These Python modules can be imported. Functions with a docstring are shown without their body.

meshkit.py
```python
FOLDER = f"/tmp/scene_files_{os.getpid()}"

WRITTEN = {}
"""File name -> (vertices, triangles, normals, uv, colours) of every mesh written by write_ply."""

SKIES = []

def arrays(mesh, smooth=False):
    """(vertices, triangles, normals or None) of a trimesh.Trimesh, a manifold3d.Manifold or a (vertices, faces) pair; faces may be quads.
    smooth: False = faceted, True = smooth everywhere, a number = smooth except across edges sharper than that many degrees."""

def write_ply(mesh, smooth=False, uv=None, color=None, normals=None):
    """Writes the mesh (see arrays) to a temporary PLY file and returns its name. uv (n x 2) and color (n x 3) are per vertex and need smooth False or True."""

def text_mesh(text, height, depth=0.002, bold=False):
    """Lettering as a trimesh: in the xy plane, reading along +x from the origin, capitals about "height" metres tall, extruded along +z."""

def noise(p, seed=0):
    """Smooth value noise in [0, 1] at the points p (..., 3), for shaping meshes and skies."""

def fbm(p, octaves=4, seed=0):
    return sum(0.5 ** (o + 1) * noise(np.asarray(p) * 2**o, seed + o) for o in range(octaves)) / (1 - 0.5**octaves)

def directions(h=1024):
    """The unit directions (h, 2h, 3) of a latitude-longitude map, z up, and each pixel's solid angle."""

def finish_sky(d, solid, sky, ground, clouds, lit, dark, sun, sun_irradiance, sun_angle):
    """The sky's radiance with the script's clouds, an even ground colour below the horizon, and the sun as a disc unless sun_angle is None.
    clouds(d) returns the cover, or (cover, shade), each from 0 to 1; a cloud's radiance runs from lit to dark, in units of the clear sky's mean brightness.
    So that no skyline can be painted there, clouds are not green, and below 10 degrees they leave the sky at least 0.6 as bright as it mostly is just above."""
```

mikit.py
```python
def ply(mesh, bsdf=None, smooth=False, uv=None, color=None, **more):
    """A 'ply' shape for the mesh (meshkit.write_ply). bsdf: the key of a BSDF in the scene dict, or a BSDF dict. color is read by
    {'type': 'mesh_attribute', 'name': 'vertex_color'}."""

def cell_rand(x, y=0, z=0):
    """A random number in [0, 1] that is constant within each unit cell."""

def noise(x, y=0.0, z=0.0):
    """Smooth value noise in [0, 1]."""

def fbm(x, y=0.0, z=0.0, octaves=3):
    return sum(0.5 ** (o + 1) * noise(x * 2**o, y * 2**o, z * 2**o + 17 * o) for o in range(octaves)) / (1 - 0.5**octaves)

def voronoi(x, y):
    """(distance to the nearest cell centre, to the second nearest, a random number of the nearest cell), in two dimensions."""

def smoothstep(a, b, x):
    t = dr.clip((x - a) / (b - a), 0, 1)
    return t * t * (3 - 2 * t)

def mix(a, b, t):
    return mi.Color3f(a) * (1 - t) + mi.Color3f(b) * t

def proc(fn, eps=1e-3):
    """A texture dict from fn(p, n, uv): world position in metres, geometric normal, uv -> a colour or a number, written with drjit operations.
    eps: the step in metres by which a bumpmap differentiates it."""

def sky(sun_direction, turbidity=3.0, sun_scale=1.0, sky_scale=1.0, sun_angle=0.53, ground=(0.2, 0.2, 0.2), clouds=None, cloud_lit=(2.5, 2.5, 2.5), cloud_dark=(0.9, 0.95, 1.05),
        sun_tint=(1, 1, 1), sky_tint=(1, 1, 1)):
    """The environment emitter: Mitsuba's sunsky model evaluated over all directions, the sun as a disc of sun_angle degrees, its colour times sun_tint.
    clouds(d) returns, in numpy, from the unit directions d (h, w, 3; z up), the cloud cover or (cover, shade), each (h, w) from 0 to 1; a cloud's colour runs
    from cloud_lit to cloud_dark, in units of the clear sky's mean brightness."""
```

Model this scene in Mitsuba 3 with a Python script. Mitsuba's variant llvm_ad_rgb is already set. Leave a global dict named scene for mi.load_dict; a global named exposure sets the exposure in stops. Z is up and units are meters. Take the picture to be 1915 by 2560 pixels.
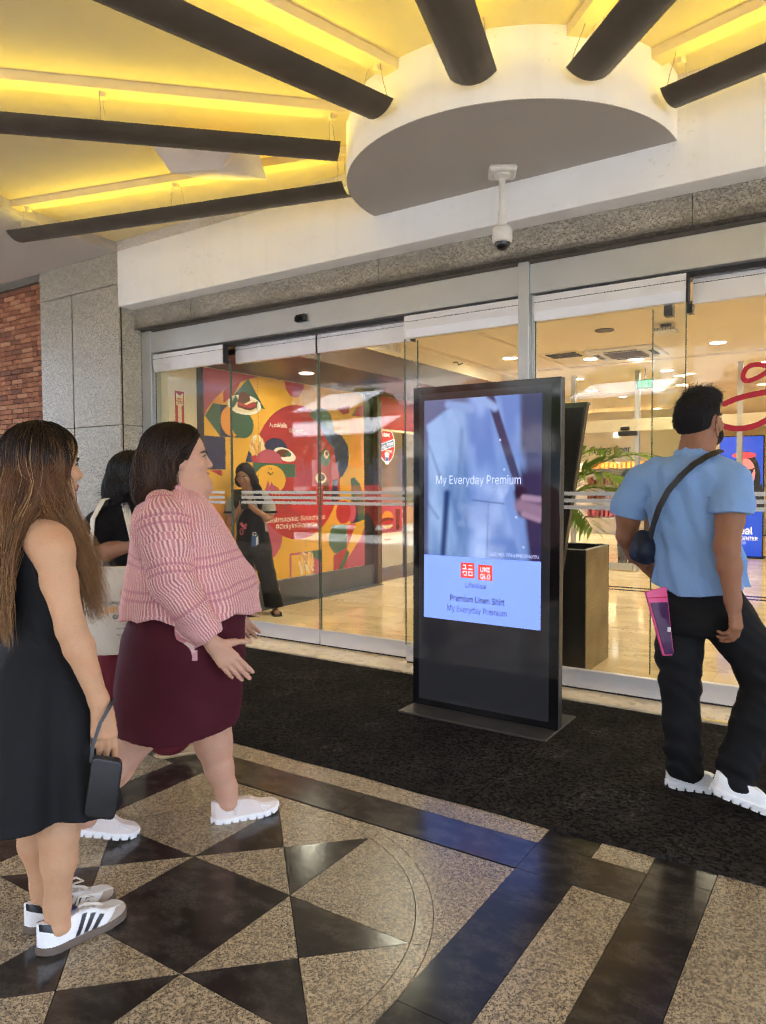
import math, random
import numpy as np, trimesh, mitsuba as mi, drjit as dr, mikit, meshkit
import shapely
from shapely.geometry import Polygon, Point, LineString, box as sbox
from shapely.ops import unary_union
from shapely import affinity
from mikit import noise, fbm, voronoi, cell_rand, smoothstep, mix

# ------------------------------------------------------------------ camera, sky, exposure
T = mi.ScalarTransform4f
scene, labels = {}, {}
EYE = [0.0, 0.0, 1.40]
FWD, UP = [-0.55216, 0.83277, -0.04023], [-0.01760, 0.03660, 0.99917]
scene['camera'] = {'type': 'perspective', 'fov': math.degrees(2 * math.atan(957.5 / 1820)), 'fov_axis': 'x', 'near_clip': 0.05, 'far_clip': 300.0,
                   'to_world': T().look_at(origin=EYE, target=[EYE[i] + FWD[i] for i in range(3)], up=UP)}
scene['sky'] = mikit.sky([0.35, 0.42, 1.3], turbidity=3.5, sun_scale=0.9, sun_tint=(.84, 1.0, 1.20), sky_tint=(.85, 1.0, 1.2),
                         clouds=lambda d: np.clip(meshkit.fbm(d * [3, 3, 6], 4, 5) * 1.6 - 0.35, 0, 1))
exposure = 4.05
rng = np.random.default_rng(7)

# ------------------------------------------------------------------ helpers
def numbered(key):
    if key not in used:
        used.add(key); return key
    n = 1
    while f'{key}_{n:03d}' in used: n += 1
    used.add(f'{key}_{n:03d}'); return f'{key}_{n:03d}'
used = set()
def thing(name, label, cat, group=None):
    k = numbered(name); labels[k] = {'label': label, 'category': cat}
    if group: labels[k]['group'] = group
    return k
def put(name, mesh, bsdf, parent=None, smooth=False, label=None, **more):
    k = numbered(parent + '__' + name if parent else name)
    scene[k] = mikit.ply(mesh, bsdf, smooth=smooth, **more)
    if label: labels[k] = {'label': label}
    return k
def struct(name, mesh, bsdf, label, **kw):
    k = put(name, mesh, bsdf, **kw); labels[k] = {'label': label, 'kind': 'structure'}; return k
def single(name, mesh, bsdf, label, cat, group=None, **kw):
    k = put(name, mesh, bsdf, **kw); labels[k] = {'label': label, 'category': cat}
    if group: labels[k]['group'] = group
    return k
def cat(ms): return trimesh.util.concatenate([m for m in ms])
def box(x0, x1, y0, y1, z0, z1, c=0.0):
    """a box between bounds, its edges chamfered by c"""
    if c <= 0:
        m = trimesh.creation.box([x1 - x0, y1 - y0, z1 - z0]); m.apply_translation([(x0 + x1) / 2, (y0 + y1) / 2, (z0 + z1) / 2]); return m
    v = []
    for sx in (0, 1):
        for sy in (0, 1):
            for sz in (0, 1):
                p = np.array([(x0, x1)[sx], (y0, y1)[sy], (z0, z1)[sz]], float); d = np.array([1 - 2 * sx, 1 - 2 * sy, 1 - 2 * sz]) * c
                for k in range(3):
                    q = p + d; q[k] = p[k]; v.append(q)
    v = np.array(v)
    if 'f' not in HULL: u = box_points(); HULL['f'] = hull_faces(u)
    return trimesh.Trimesh(v, HULL['f'], process=False)
HULL = {}
def box_points(c=.1):
    v = []
    for s in np.ndindex(2, 2, 2):
        p = np.array(s, float); d = (1 - 2 * p) * c
        for k in range(3):
            q = p + d; q[k] = p[k]; v.append(q)
    return np.array(v)
def hull_faces(v):
    from scipy.spatial import ConvexHull
    h = ConvexHull(v); f = h.simplices.copy(); n = np.cross(v[f[:, 1]] - v[f[:, 0]], v[f[:, 2]] - v[f[:, 0]]); flip = (n * (v[f].mean(1) - v.mean(0))).sum(1) < 0; f[flip] = f[flip][:, ::-1]; return f
def tube(pts, r, n=8):
    pts = np.asarray(pts, float); r = np.broadcast_to(np.asarray(r, float), (len(pts),))
    t = np.gradient(pts, axis=0); t /= np.linalg.norm(t, axis=1, keepdims=True) + 1e-12
    a = np.cross(t[0], [0.3, 0.2, 0.93]); a /= np.linalg.norm(a); ring = []
    for i in range(len(pts)):
        a = a - t[i] * (a @ t[i]); a /= np.linalg.norm(a); b = np.cross(t[i], a)
        ph = np.arange(n) * 2 * np.pi / n
        ring.append(pts[i] + r[i] * (np.cos(ph)[:, None] * a + np.sin(ph)[:, None] * b))
    v = np.vstack(ring + [pts[:1], pts[-1:]]); f = []; m = len(pts)
    for i in range(m - 1):
        for j in range(n):
            p, q = i * n + j, i * n + (j + 1) % n
            f += [[p, q, q + n], [p, q + n, p + n]]
    for j in range(n):
        f += [[m * n, (j + 1) % n, j], [m * n + 1, (m - 1) * n + j, (m - 1) * n + (j + 1) % n]]
    return trimesh.Trimesh(v, f, process=False)
def prism(poly, z0, z1):
    """a shapely polygon in xy, extruded from z0 to z1"""
    ms = []
    for g in getattr(poly, 'geoms', [poly]):
        if g.is_empty or g.area < 1e-9: continue
        m = trimesh.creation.extrude_polygon(g, z1 - z0, engine='earcut'); m.apply_translation([0, 0, z0]); ms.append(m)
    return cat(ms)
def flat(poly):
    """a shapely polygon as a flat mesh in xy"""
    vs, fs, n = [], [], 0
    for g in getattr(poly, 'geoms', [poly]):
        if g.is_empty or g.geom_type != 'Polygon' or g.area < 1e-9: continue
        v, f = trimesh.creation.triangulate_polygon(g, engine='earcut'); vs.append(v); fs.append(f + n); n += len(v)
    v = np.vstack(vs); return trimesh.Trimesh(np.c_[v, np.zeros(len(v))], np.vstack(fs), process=False)
def frame(o, ex, ey):
    """4x4 that takes local x, y, z to ex, ey, ex x ey at o"""
    ex, ey = np.array(ex, float), np.array(ey, float); m = np.eye(4)
    m[:3, 0], m[:3, 1], m[:3, 2], m[:3, 3] = ex, ey, np.cross(ex, ey), o
    return m
def art(parent, name, M, shapes, bsdfs, emit=None):
    """flat print: shapes = [(colour name, polygon)] painted in order, cut so that nothing overlaps; one flat piece of print per colour"""
    done, by = None, {}
    for c, g in reversed(shapes):
        g = shapely.set_precision(g.buffer(0), 1e-6)
        h = g if done is None else g.difference(done)
        done = g if done is None else unary_union([done, g])
        by.setdefault(c, []).append(h)
    for c, gs in by.items():
        g = unary_union(gs)
        if g.area < 1e-7: continue
        m = flat(g); m.apply_transform(M)
        more = {'emitter': {'type': 'area', 'radiance': {'type': 'rgb', 'value': [float(x) * emit for x in ART[c]]}}} if emit else {}
        put(name, m, bsdfs.get(c, c), parent, **more)
def text(s, h, M, bold=False, width=None, depth=0.0015):
    m = meshkit.text_mesh(s, h, depth, bold)
    if width: m.apply_scale([width / m.extents[0], 1, 1])
    m.apply_transform(M); return m
def text_poly(s, h, x, y, width=None, bold=False, center=False):
    m = meshkit.text_mesh(s, h, 0.002, bold); b = m.bounds
    top = m.triangles[(m.face_normals[:, 2] > 0.9)]
    try: g = shapely.coverage_union_all(shapely.polygons(top[:, :, :2])).buffer(2e-6)
    except Exception: g = unary_union([Polygon(t[:, :2]).buffer(1e-5) for t in top])
    g = affinity.translate(g, -b[0][0], 0).buffer(h * .008).buffer(-h * .008).simplify(h * .015).buffer(0)
    if width: g = affinity.scale(g, width / m.extents[0], 1, origin=(0, 0))
    w = g.bounds[2]
    return affinity.translate(g, x - (w / 2 if center else 0), y)
def ell(cx, cy, rx, ry, a0=0, a1=360, rot=0, n=40):
    th = np.radians(np.linspace(a0, a1, n)); p = Polygon(np.c_[cx + rx * np.cos(th), cy + ry * np.sin(th)])
    return affinity.rotate(p, rot, origin=(cx, cy)).buffer(0)
def poly(*p): return Polygon(p).buffer(0)
def U(r, d, z=0.0):
    """a point from metres to the right of and away from the entrance's waiting spot, turned by 33.5 degrees to the doors"""
    return np.array([0.83344 * r - 0.55261 * d, 0.55261 * r + 0.83344 * d, z])

# ------------------------------------------------------------------ materials
def rgb(*c): return {'type': 'rgb', 'value': list(c)}
def mat(key, c, rough=0.5, spec=0.5, metal=0.0, two=True, **kw):
    b = {'type': 'principled', 'base_color': c if isinstance(c, dict) else rgb(*c), 'roughness': rough, 'specular': spec, 'metallic': metal, **kw}
    scene[key] = {'type': 'twosided', 'bsdf': b} if two else b
def bump(key, c, fn, scale, rough=0.5, spec=0.5, eps=1e-3, **kw):
    scene[key] = {'type': 'twosided', 'bsdf': {'type': 'bumpmap', 'arbitrary': mikit.proc(fn, eps), 'scale': scale,
                  'bsdf': {'type': 'principled', 'base_color': c if isinstance(c, dict) else rgb(*c), 'roughness': rough, 'specular': spec, **kw}}}
def grains(p, s): return noise(p.x * s, p.y * s, p.z * s), noise(p.x * s * 2.3 + 9, p.y * s * 2.3, p.z * s * 2.3 + 4)
def granite(light, mid, dark, s=190, stain=0.15):
    def fn(p, n, uv):
        a, b = grains(p, s); c3 = noise(p.x * s * 1.6 + 3, p.y * s * 1.6, p.z * s * 1.6 + 8)
        c = mix(light, mid, smoothstep(0.30, 0.66, a * .6 + c3 * .4)); c = mix(c, dark, smoothstep(0.62, 0.76, b) * 0.85); c = mix(c, mi.Color3f(light) * 1.15, smoothstep(.74, .84, c3) * .6)
        big = fbm(p.x * 2.1, p.y * 2.1, p.z * 2.1); dirt = smoothstep(.62, .8, fbm(p.x * 6 + 5, p.y * 6, p.z * 6, 4))
        return c * (1 - stain + 2 * stain * big) * (1 - .18 * dirt)
    return mikit.proc(fn)
mat('m_granite', granite((.50, .46, .38), (.30, .27, .215), (.035, .03, .025), 70, .12), 0.35)
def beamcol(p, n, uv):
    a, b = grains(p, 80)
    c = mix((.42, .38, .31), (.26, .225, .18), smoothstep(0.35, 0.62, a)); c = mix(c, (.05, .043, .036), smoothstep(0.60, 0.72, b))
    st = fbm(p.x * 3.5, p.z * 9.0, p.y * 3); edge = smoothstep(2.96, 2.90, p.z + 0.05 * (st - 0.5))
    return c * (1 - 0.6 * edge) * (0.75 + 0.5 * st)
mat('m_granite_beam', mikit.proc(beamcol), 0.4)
mat('m_floor_light', granite((.52, .415, .265), (.225, .175, .11), (.032, .026, .019), 150, 0.2), 0.26)
mat('m_floor_light_b', granite((.47, .375, .24), (.20, .155, .097), (.028, .023, .017), 140, 0.25), 0.3)
def darkcol(p, n, uv):
    v = fbm(p.x * 15 + 2 * noise(p.y * 6), p.y * 24, 0.0, 4); w = noise(p.x * 160, p.y * 160, 0.0)
    return mix((.022, .019, .0165), (.058, .050, .041), smoothstep(0.3, 0.8, v) * (0.35 + 0.9 * w))
mat('m_floor_dark', mikit.proc(darkcol), .17)
mat('m_floor_joint', (.012, .010, .008), 0.8)
def matcol(p, n, uv):
    a = .5 * noise(p.x * 260, p.y * 260, p.z * 60) + .5 * noise(p.x * 85, p.y * 85, 1.0); a = smoothstep(.2, .8, a); b = fbm(p.x * 5, p.y * 5, 0.0); c = smoothstep(0.74, 0.82, noise(p.x * 60, p.y * 60, 3.0))
    return mix((.006, .0053, .0048), (.044, .037, .031), a * (0.35 + 0.8 * b)) + mi.Color3f(.02) * c * smoothstep(.55, .7, b)
bump('m_mat', mikit.proc(matcol), lambda p, n, uv: noise(p.x * 170, p.y * 170, p.z * 100), 0.006, 0.95, 0.1, eps=2e-3)
def paint(c, var=0.05, s=2.0):
    def fn(p, n, uv): return mi.Color3f(c) * (1 - var + 2 * var * fbm(p.x * s, p.y * s, p.z * s, 4))
    return mikit.proc(fn)
def plaster(p, n, uv):
    a = fbm(p.x * 1.7, p.y * 1.7, p.z * 1.7, 4); st = fbm(p.x * 14, p.y * 14, p.z * 1.1, 3); sp = smoothstep(.80, .86, noise(p.x * 38, p.y * 38, p.z * 38)) * smoothstep(.55, .7, noise(p.x * 3, p.y * 3, p.z * 3))
    return mi.Color3f(.80, .79, .775) * (.955 + .07 * a - .05 * smoothstep(.5, .85, st) - .10 * sp)
mat('m_white', mikit.proc(plaster), 0.75, 0.3)
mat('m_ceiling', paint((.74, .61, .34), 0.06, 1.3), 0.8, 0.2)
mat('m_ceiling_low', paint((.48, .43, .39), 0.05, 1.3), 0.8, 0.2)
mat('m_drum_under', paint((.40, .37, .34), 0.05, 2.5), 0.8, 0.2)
mat('m_peel', paint((.78, .70, .64), 0.05, 9), 0.9, 0.1)
mat('m_trough', paint((.075, .062, .048), 0.25, 7), 0.42, 0.4)
mat('m_wire', (.35, .30, .2), 0.6)
mat('m_alu', paint((.52, .53, .53), 0.05, 5), 0.38, 0.5, 0.65)
mat('m_alu_light', paint((.74, .74, .76), 0.04, 7), 0.35, 0.5, 0.45)
mat('m_black', (.012, .012, .013), 0.35)
mat('m_black_gloss', (.008, .008, .009), 0.06)
mat('m_rubber', (.015, .015, .015), 0.7)
mat('m_steel_dark', paint((.10, .095, .09), 0.15, 8), 0.4, 0.5, 0.6)
mat('m_kiosk_side', paint((.075, .07, .066), 0.15, 3), 0.32, 0.5, 0.5)
mat('m_kiosk_grey', (.040, .041, .045), 0.07)
scene['m_pane'] = {'type': 'thindielectric', 'int_ior': 1.5}
scene['m_pane_tint'] = {'type': 'thindielectric', 'int_ior': 1.5, 'specular_transmittance': rgb(.90, .92, .87)}
mat('m_stripe', (.66, .64, .60), 0.6)
mat('m_marble', granite((.74, .62, .42), (.68, .54, .34), (.52, .38, .22), 14, 0.08), 0.3)
def tilecol(p, n, uv):
    v = fbm(p.x * 3 + 1.5 * fbm(p.y * 4, p.x * 3), p.y * 6, 0.0, 4); l = dr.abs(v - 0.5)
    c = mix((.72, .58, .36), (.63, .49, .29), smoothstep(.3, .7, v)); return mix((.46, .32, .16), c, smoothstep(.0, .035, l) * .6 + .4)
mat('m_tile', mikit.proc(tilecol), 0.09)
mat('m_tile_dark', (.05, .035, .025), 0.1)
mat('m_cream', paint((.74, .65, .45), 0.03), 0.7)
mat('m_cream_ceiling', paint((.76, .66, .49), 0.03), 0.8, 0.2)
mat('m_brown', (.085, .05, .032), 0.5)
mat('m_soffit', (.018, .016, .015), 0.35)
mat('m_slate', paint((.07, .075, .085), 0.2, 5), 0.12)
def brickcol(p, n, uv):
    r = cell_rand(dr.floor(p.x * 9.0), dr.floor(p.z * 18.2), 2.0); f = fbm(p.x * 60, p.y * 60, p.z * 90)
    return mix((.25, .085, .042), (.42, .175, .085), r) * (0.7 + 0.6 * f)
mat('m_brick', mikit.proc(brickcol), 0.8)
mat('m_brick_b', paint((.20, .075, .04), 0.25, 50), 0.8)
mat('m_brick_c', paint((.46, .22, .12), 0.25, 50), 0.8)
mat('m_mortar', (.075, .05, .04), 0.9)
# ------------------------------------------------------------------ pavement: granite rosette in double bands, black door mats
FC = np.array([-1.845, 1.603]); SQ = 0.81
pav = struct('pavement', cat([box(-14, 8, -4.0, 4.48, -0.30, -0.014)]), 'm_floor_joint', 'dark and honey granite slabs laid as an eight pointed star in bands')
def slab(g, m):
    g = g.buffer(-0.0013, join_style=2)
    if g.area > 1e-4: put('slab', prism(g, -0.02, 0.0), m, pav)
def P(*pts): return Polygon([(FC[0] + x, FC[1] + y) for x, y in pts])
c, ro, ri = .237, .817, .752
disc_i, disc_o, square = Point(*FC).buffer(ri, 48), Point(*FC).buffer(.81, 48), P((-SQ, -SQ), (SQ, -SQ), (SQ, SQ), (-SQ, SQ))
slab(P((-c, -c), (c, -c), (c, c), (-c, c)), 'm_floor_dark')
te = math.sqrt(ri * ri - c * c)
for k in range(4):
    R = lambda x, y: [(x, y), (-y, x), (-x, -y), (y, -x)][k]
    slab(P(R(-c, c), R(c, c), R(0, 2 * c)), 'm_floor_light' if k % 2 else 'm_floor_light_b')
    for s in (-1, 1): slab(P(R(s * c, te), R(0, 2 * c), R(s * c, c)), 'm_floor_dark')
    slab(P(R(-c, te), R(0, 2 * c), R(c, te), R(.3, 1), R(-.3, 1)).intersection(disc_i), 'm_floor_light')
    slab(P(R(c, c), R(c, 1), R(1, 1), R(1, c)).intersection(disc_i), 'm_floor_light_b')
    ring = disc_o.difference(disc_i.buffer(.0005))
    for lo, hi in ((-c / te, c / te), (c / te, te / c)):
        a0, a1 = math.atan(lo), math.atan(hi); w = [(1.2 * math.cos(t), 1.2 * math.sin(t)) for t in np.linspace(a0, a1, 9)]
        slab(P(R(0, 0), *[R(*q) for q in w]).intersection(ring), 'm_floor_light')
    slab(P(R(0, 0), R(0, SQ), R(SQ, SQ), R(SQ, 0)).intersection(square).difference(disc_o), 'm_floor_light')
def sl(x0, x1, y0, y1, m): slab(sbox(x0, y0, x1, y1), m)
D_, L_, B_ = 'm_floor_dark', 'm_floor_light', 'm_floor_light_b'
yb, yt, xl, xr = FC[1] - SQ, 2.421, FC[0] - SQ, -1.037
for y0, y1 in ((-.6, .15), (.15, yb), (yb, yb + .82), (yb + .82, yt)):
    for x0, x1, m in ((xr, -.826, D_), (-.826, -.626, L_), (-.626, -.414, D_), (-2.875, xl, D_), (-3.08, -2.875, L_), (-3.29, -3.08, D_)): sl(x0, x1, y0, y1, m)
for x0, x1 in ((-.414, .35), (.35, 1.2)):
    for y0, y1 in ((-.6, .5), (.5, 1.35), (1.35, 2.06), (2.06, 2.80)): sl(x0, x1, y0, y1, B_ if (x0 > 0) ^ (y0 > 1) else L_)
for x0, x1 in ((-4.1, -3.29), (-4.9, -4.1), (-5.8, -4.9)):
    for y0, y1 in ((.2, 1.0), (1.0, 1.75), (1.75, yt)): sl(x0, x1, y0, y1, B_ if y0 > .9 else L_)
for x0, x1 in ((-5.8, -4.4), (-4.4, -3.29), (-3.29, xl), (xl, FC[0]), (FC[0], xr), (xr, -.626), (-.626, -.414)):
    sl(x0, x1, yt, 2.64, D_)
    if x1 <= xr: sl(x0, x1, 2.64, 2.80, L_)
sl(xr, -.828, 2.64, 2.80, D_); sl(-.828, -.627, 2.64, 2.80, L_); sl(-.627, -.414, 2.64, 2.80, D_)
for x0, x1 in ((xl, FC[0]), (FC[0], xr)): sl(x0, x1, yb - .21, yb, D_); sl(x0, x1, -.6, yb - .21, L_)
struct('outer_pavement', cat([box(-14, -5.8, -4, 4.48, -.02, 0), box(1.2, 8, -4, 4.48, -.02, 0), box(-5.8, 1.2, -4, -.6, -.02, 0), box(-5.8, -3.29, -.6, .2, -.02, 0)]), 'm_floor_light_b', 'honey granite paving running on beside the patterned floor')

def carpet(x0, x1):
    xs = np.linspace(x0, x1, int((x1 - x0) / .02)); wav = .006 * np.sin(xs * 2.1) + .004 * np.sin(xs * 9 + 1)
    lift = .012 * np.exp(-((xs + .62) / .06) ** 2) + .010 * np.exp(-((xs + 1.0) / .05) ** 2)
    rows = []
    for y, z, f in ((2.775, 0.001, 1), (2.777, .007, 1), (2.80, .0095, 1), (2.92, .0095, 0), (3.5, .0095, 0), (4.47, .0095, 0), (4.485, .001, 0)):
        w = wav if f else 0 * xs
        rows.append(np.c_[xs, y + w - (lift * .6 if f else 0), z + (lift if z > .002 and f else 0 * xs)])
    n = len(xs); v = np.vstack(rows); f = []
    for i in range(len(rows) - 1):
        for j in range(n - 1): f.append([i * n + j, i * n + j + 1, (i + 1) * n + j + 1, (i + 1) * n + j])
    return v, np.array(f)
for x0, x1, lb in ((-7.2, -1.425, 'long black ribbed entrance mat under the advertising screen'), (-1.419, 2.6, 'black entrance mat with a rippled edge under the walking man')):
    v, f = carpet(x0, x1)
    single('floor_mat', (v, f), 'm_mat', lb, 'mat')
th = struct('threshold', box(-5.96, 2.6, 4.49, 4.93, -.05, .003), 'm_floor_joint', 'cream marble strip between the black mat and the glass doors')
for x0, x1 in ((-5.955, -4.6), (-4.6, -3.2), (-3.2, -1.87), (-1.87, -.62), (-.62, 1.2), (1.2, 2.6)): put('slab', box(x0 + .001, x1 - .001, 4.49, 4.93, 0, .018, .002), 'm_marble', th)
single('warning_tape', box(-.78, -.62, 4.492, 4.512, .0185, .0195), 'm_yellow', 'strip of yellow tape on the marble sill near the walking man', 'tape')
mat('m_yellow', (.75, .5, .03), .5)

# ------------------------------------------------------------------ the portico ceiling: recessed disc with radial ribs, white drum, lower ceiling, fascia
DC = np.array([-1.97, 4.45])
disc = Polygon([(DC[0] + 4.0 * math.cos(a), DC[1] + 4.0 * math.sin(a)) for a in np.radians(np.arange(-180, 1, 7.5))])
low = sbox(-12, -3.2, 6, 4.45).difference(disc)
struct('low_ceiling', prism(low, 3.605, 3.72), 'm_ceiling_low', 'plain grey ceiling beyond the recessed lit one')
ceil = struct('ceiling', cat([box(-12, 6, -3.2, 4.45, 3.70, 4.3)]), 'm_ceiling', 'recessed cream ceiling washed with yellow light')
for a in range(-165, 0, 30):
    m = box(1.0, 4.0, -.055 + .03 * (1 if a < -90 else -1), .055 + .03 * (1 if a < -90 else -1), 3.645, 3.702, .003)
    m.apply_transform(trimesh.transformations.rotation_matrix(math.radians(a), [0, 0, 1])); m.apply_translation([*DC, 0]); put('rib', m, 'm_ceiling', ceil)
drum = thing('ceiling_drum', 'white half round plaster drum hanging from the ceiling over the doors', 'ceiling feature')
th_ = np.radians(np.linspace(-180, 0, 97)); arc = np.c_[DC[0] + 1.04 * np.cos(th_), DC[1] + 1.04 * np.sin(th_)]
v = np.vstack([np.c_[arc, np.full(97, 3.336)], np.c_[arc, np.full(97, 3.70)]]); f = np.array([[i, i + 1, i + 98, i + 97] for i in range(96)])
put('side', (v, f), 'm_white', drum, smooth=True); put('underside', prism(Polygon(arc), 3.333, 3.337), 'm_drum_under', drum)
mall = thing('mall_entrance', 'mall front with white fascia and speckled granite beam over glass doors', 'building')
put('fascia', box(-5.967, 4.0, 4.45, 4.66, 3.086, 3.70, .003), 'm_white', mall)
put('upper_wall', cat([box(-12, 8, 4.66, 24, 3.72, 11), box(-12, 8, 4.45, 4.66, 3.705, 11)]), 'm_white', mall)
xs = [-5.955, -5.152, -3.093, -.876, 1.34, 3.5]
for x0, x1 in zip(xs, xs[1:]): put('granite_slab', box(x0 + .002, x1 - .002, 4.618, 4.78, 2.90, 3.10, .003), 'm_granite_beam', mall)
put('beam_core', box(-5.955, 3.5, 4.63, 4.79, 2.91, 3.16), 'm_rubber', mall)
put('side_wall', box(3.0, 3.3, 4.62, 24, 0, 3.72), 'm_cream', mall)
# granite pier
pier = thing('granite_pier', 'speckled grey granite pier with dark joints left of the doors', 'pillar')
put('core', box(-7.24, -5.965, 4.462, 4.76, 0, 3.605), 'm_rubber', pier)
for x0, x1, z0, z1 in ((-7.25, -5.958, 3.305, 3.605), (-7.25, -6.708, 1.972, 3.299), (-6.69, -5.958, 1.972, 3.299), (-7.25, -6.708, .6, 1.967), (-6.69, -5.958, .6, 1.967), (-7.25, -6.708, 0, .596), (-6.69, -5.958, 0, .596)):
    put('granite_slab', box(x0, x1, 4.449, 4.47, z0, z1, .003), 'm_granite', pier)
for z0, z1 in ((1.972, 3.085), (.6, 1.967), (0, .596)):
    put('granite_slab', box(-5.975, -5.954, 4.484, 4.70, z0, z1, .003), 'm_granite', pier)
put('edge_strip', box(-5.97, -5.956, 4.471, 4.481, 0, 3.085), 'm_rubber', pier)
# brick wall: bricks near the pier one by one, the rest as one mass of bricks
wall = single('brick_wall', box(-12.5, -7.24, 4.612, 4.9, 0, 3.605), 'm_mortar', 'red brown brick wall with thin dark joints at the left edge', 'wall')
r2 = random.Random(4); rest = []; nb = 0
H_, L2 = .055, .20
for row in range(int(3.6 / H_)):
    z0 = row * H_; x = -7.252 - (L2 + .008) * (.5 if row % 2 else 0) * r2.uniform(.8, 1.2)
    if row % 2: x = -7.252 + 0.0
    first = row % 2
    while x > -11.5:
        w = L2 * (.5 if first else 1) * r2.uniform(.94, 1.06); first = 0; pr = r2.uniform(0, .006)
        m = box(x - w, x, 4.60 - pr, 4.63, z0 + .004, min(z0 + H_ - .003, 3.604), .002)
        if x > -8.35 and z0 > 1.2 and nb < 300: put('brick', m, r2.choice(['m_brick', 'm_brick', 'm_brick', 'm_brick_b', 'm_brick_c']), wall); nb += 1
        else: rest.append(m)
        x -= w + .008
k = put('far_bricks', cat(rest), 'm_brick', wall); labels[k] = {'kind': 'stuff'}

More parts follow.
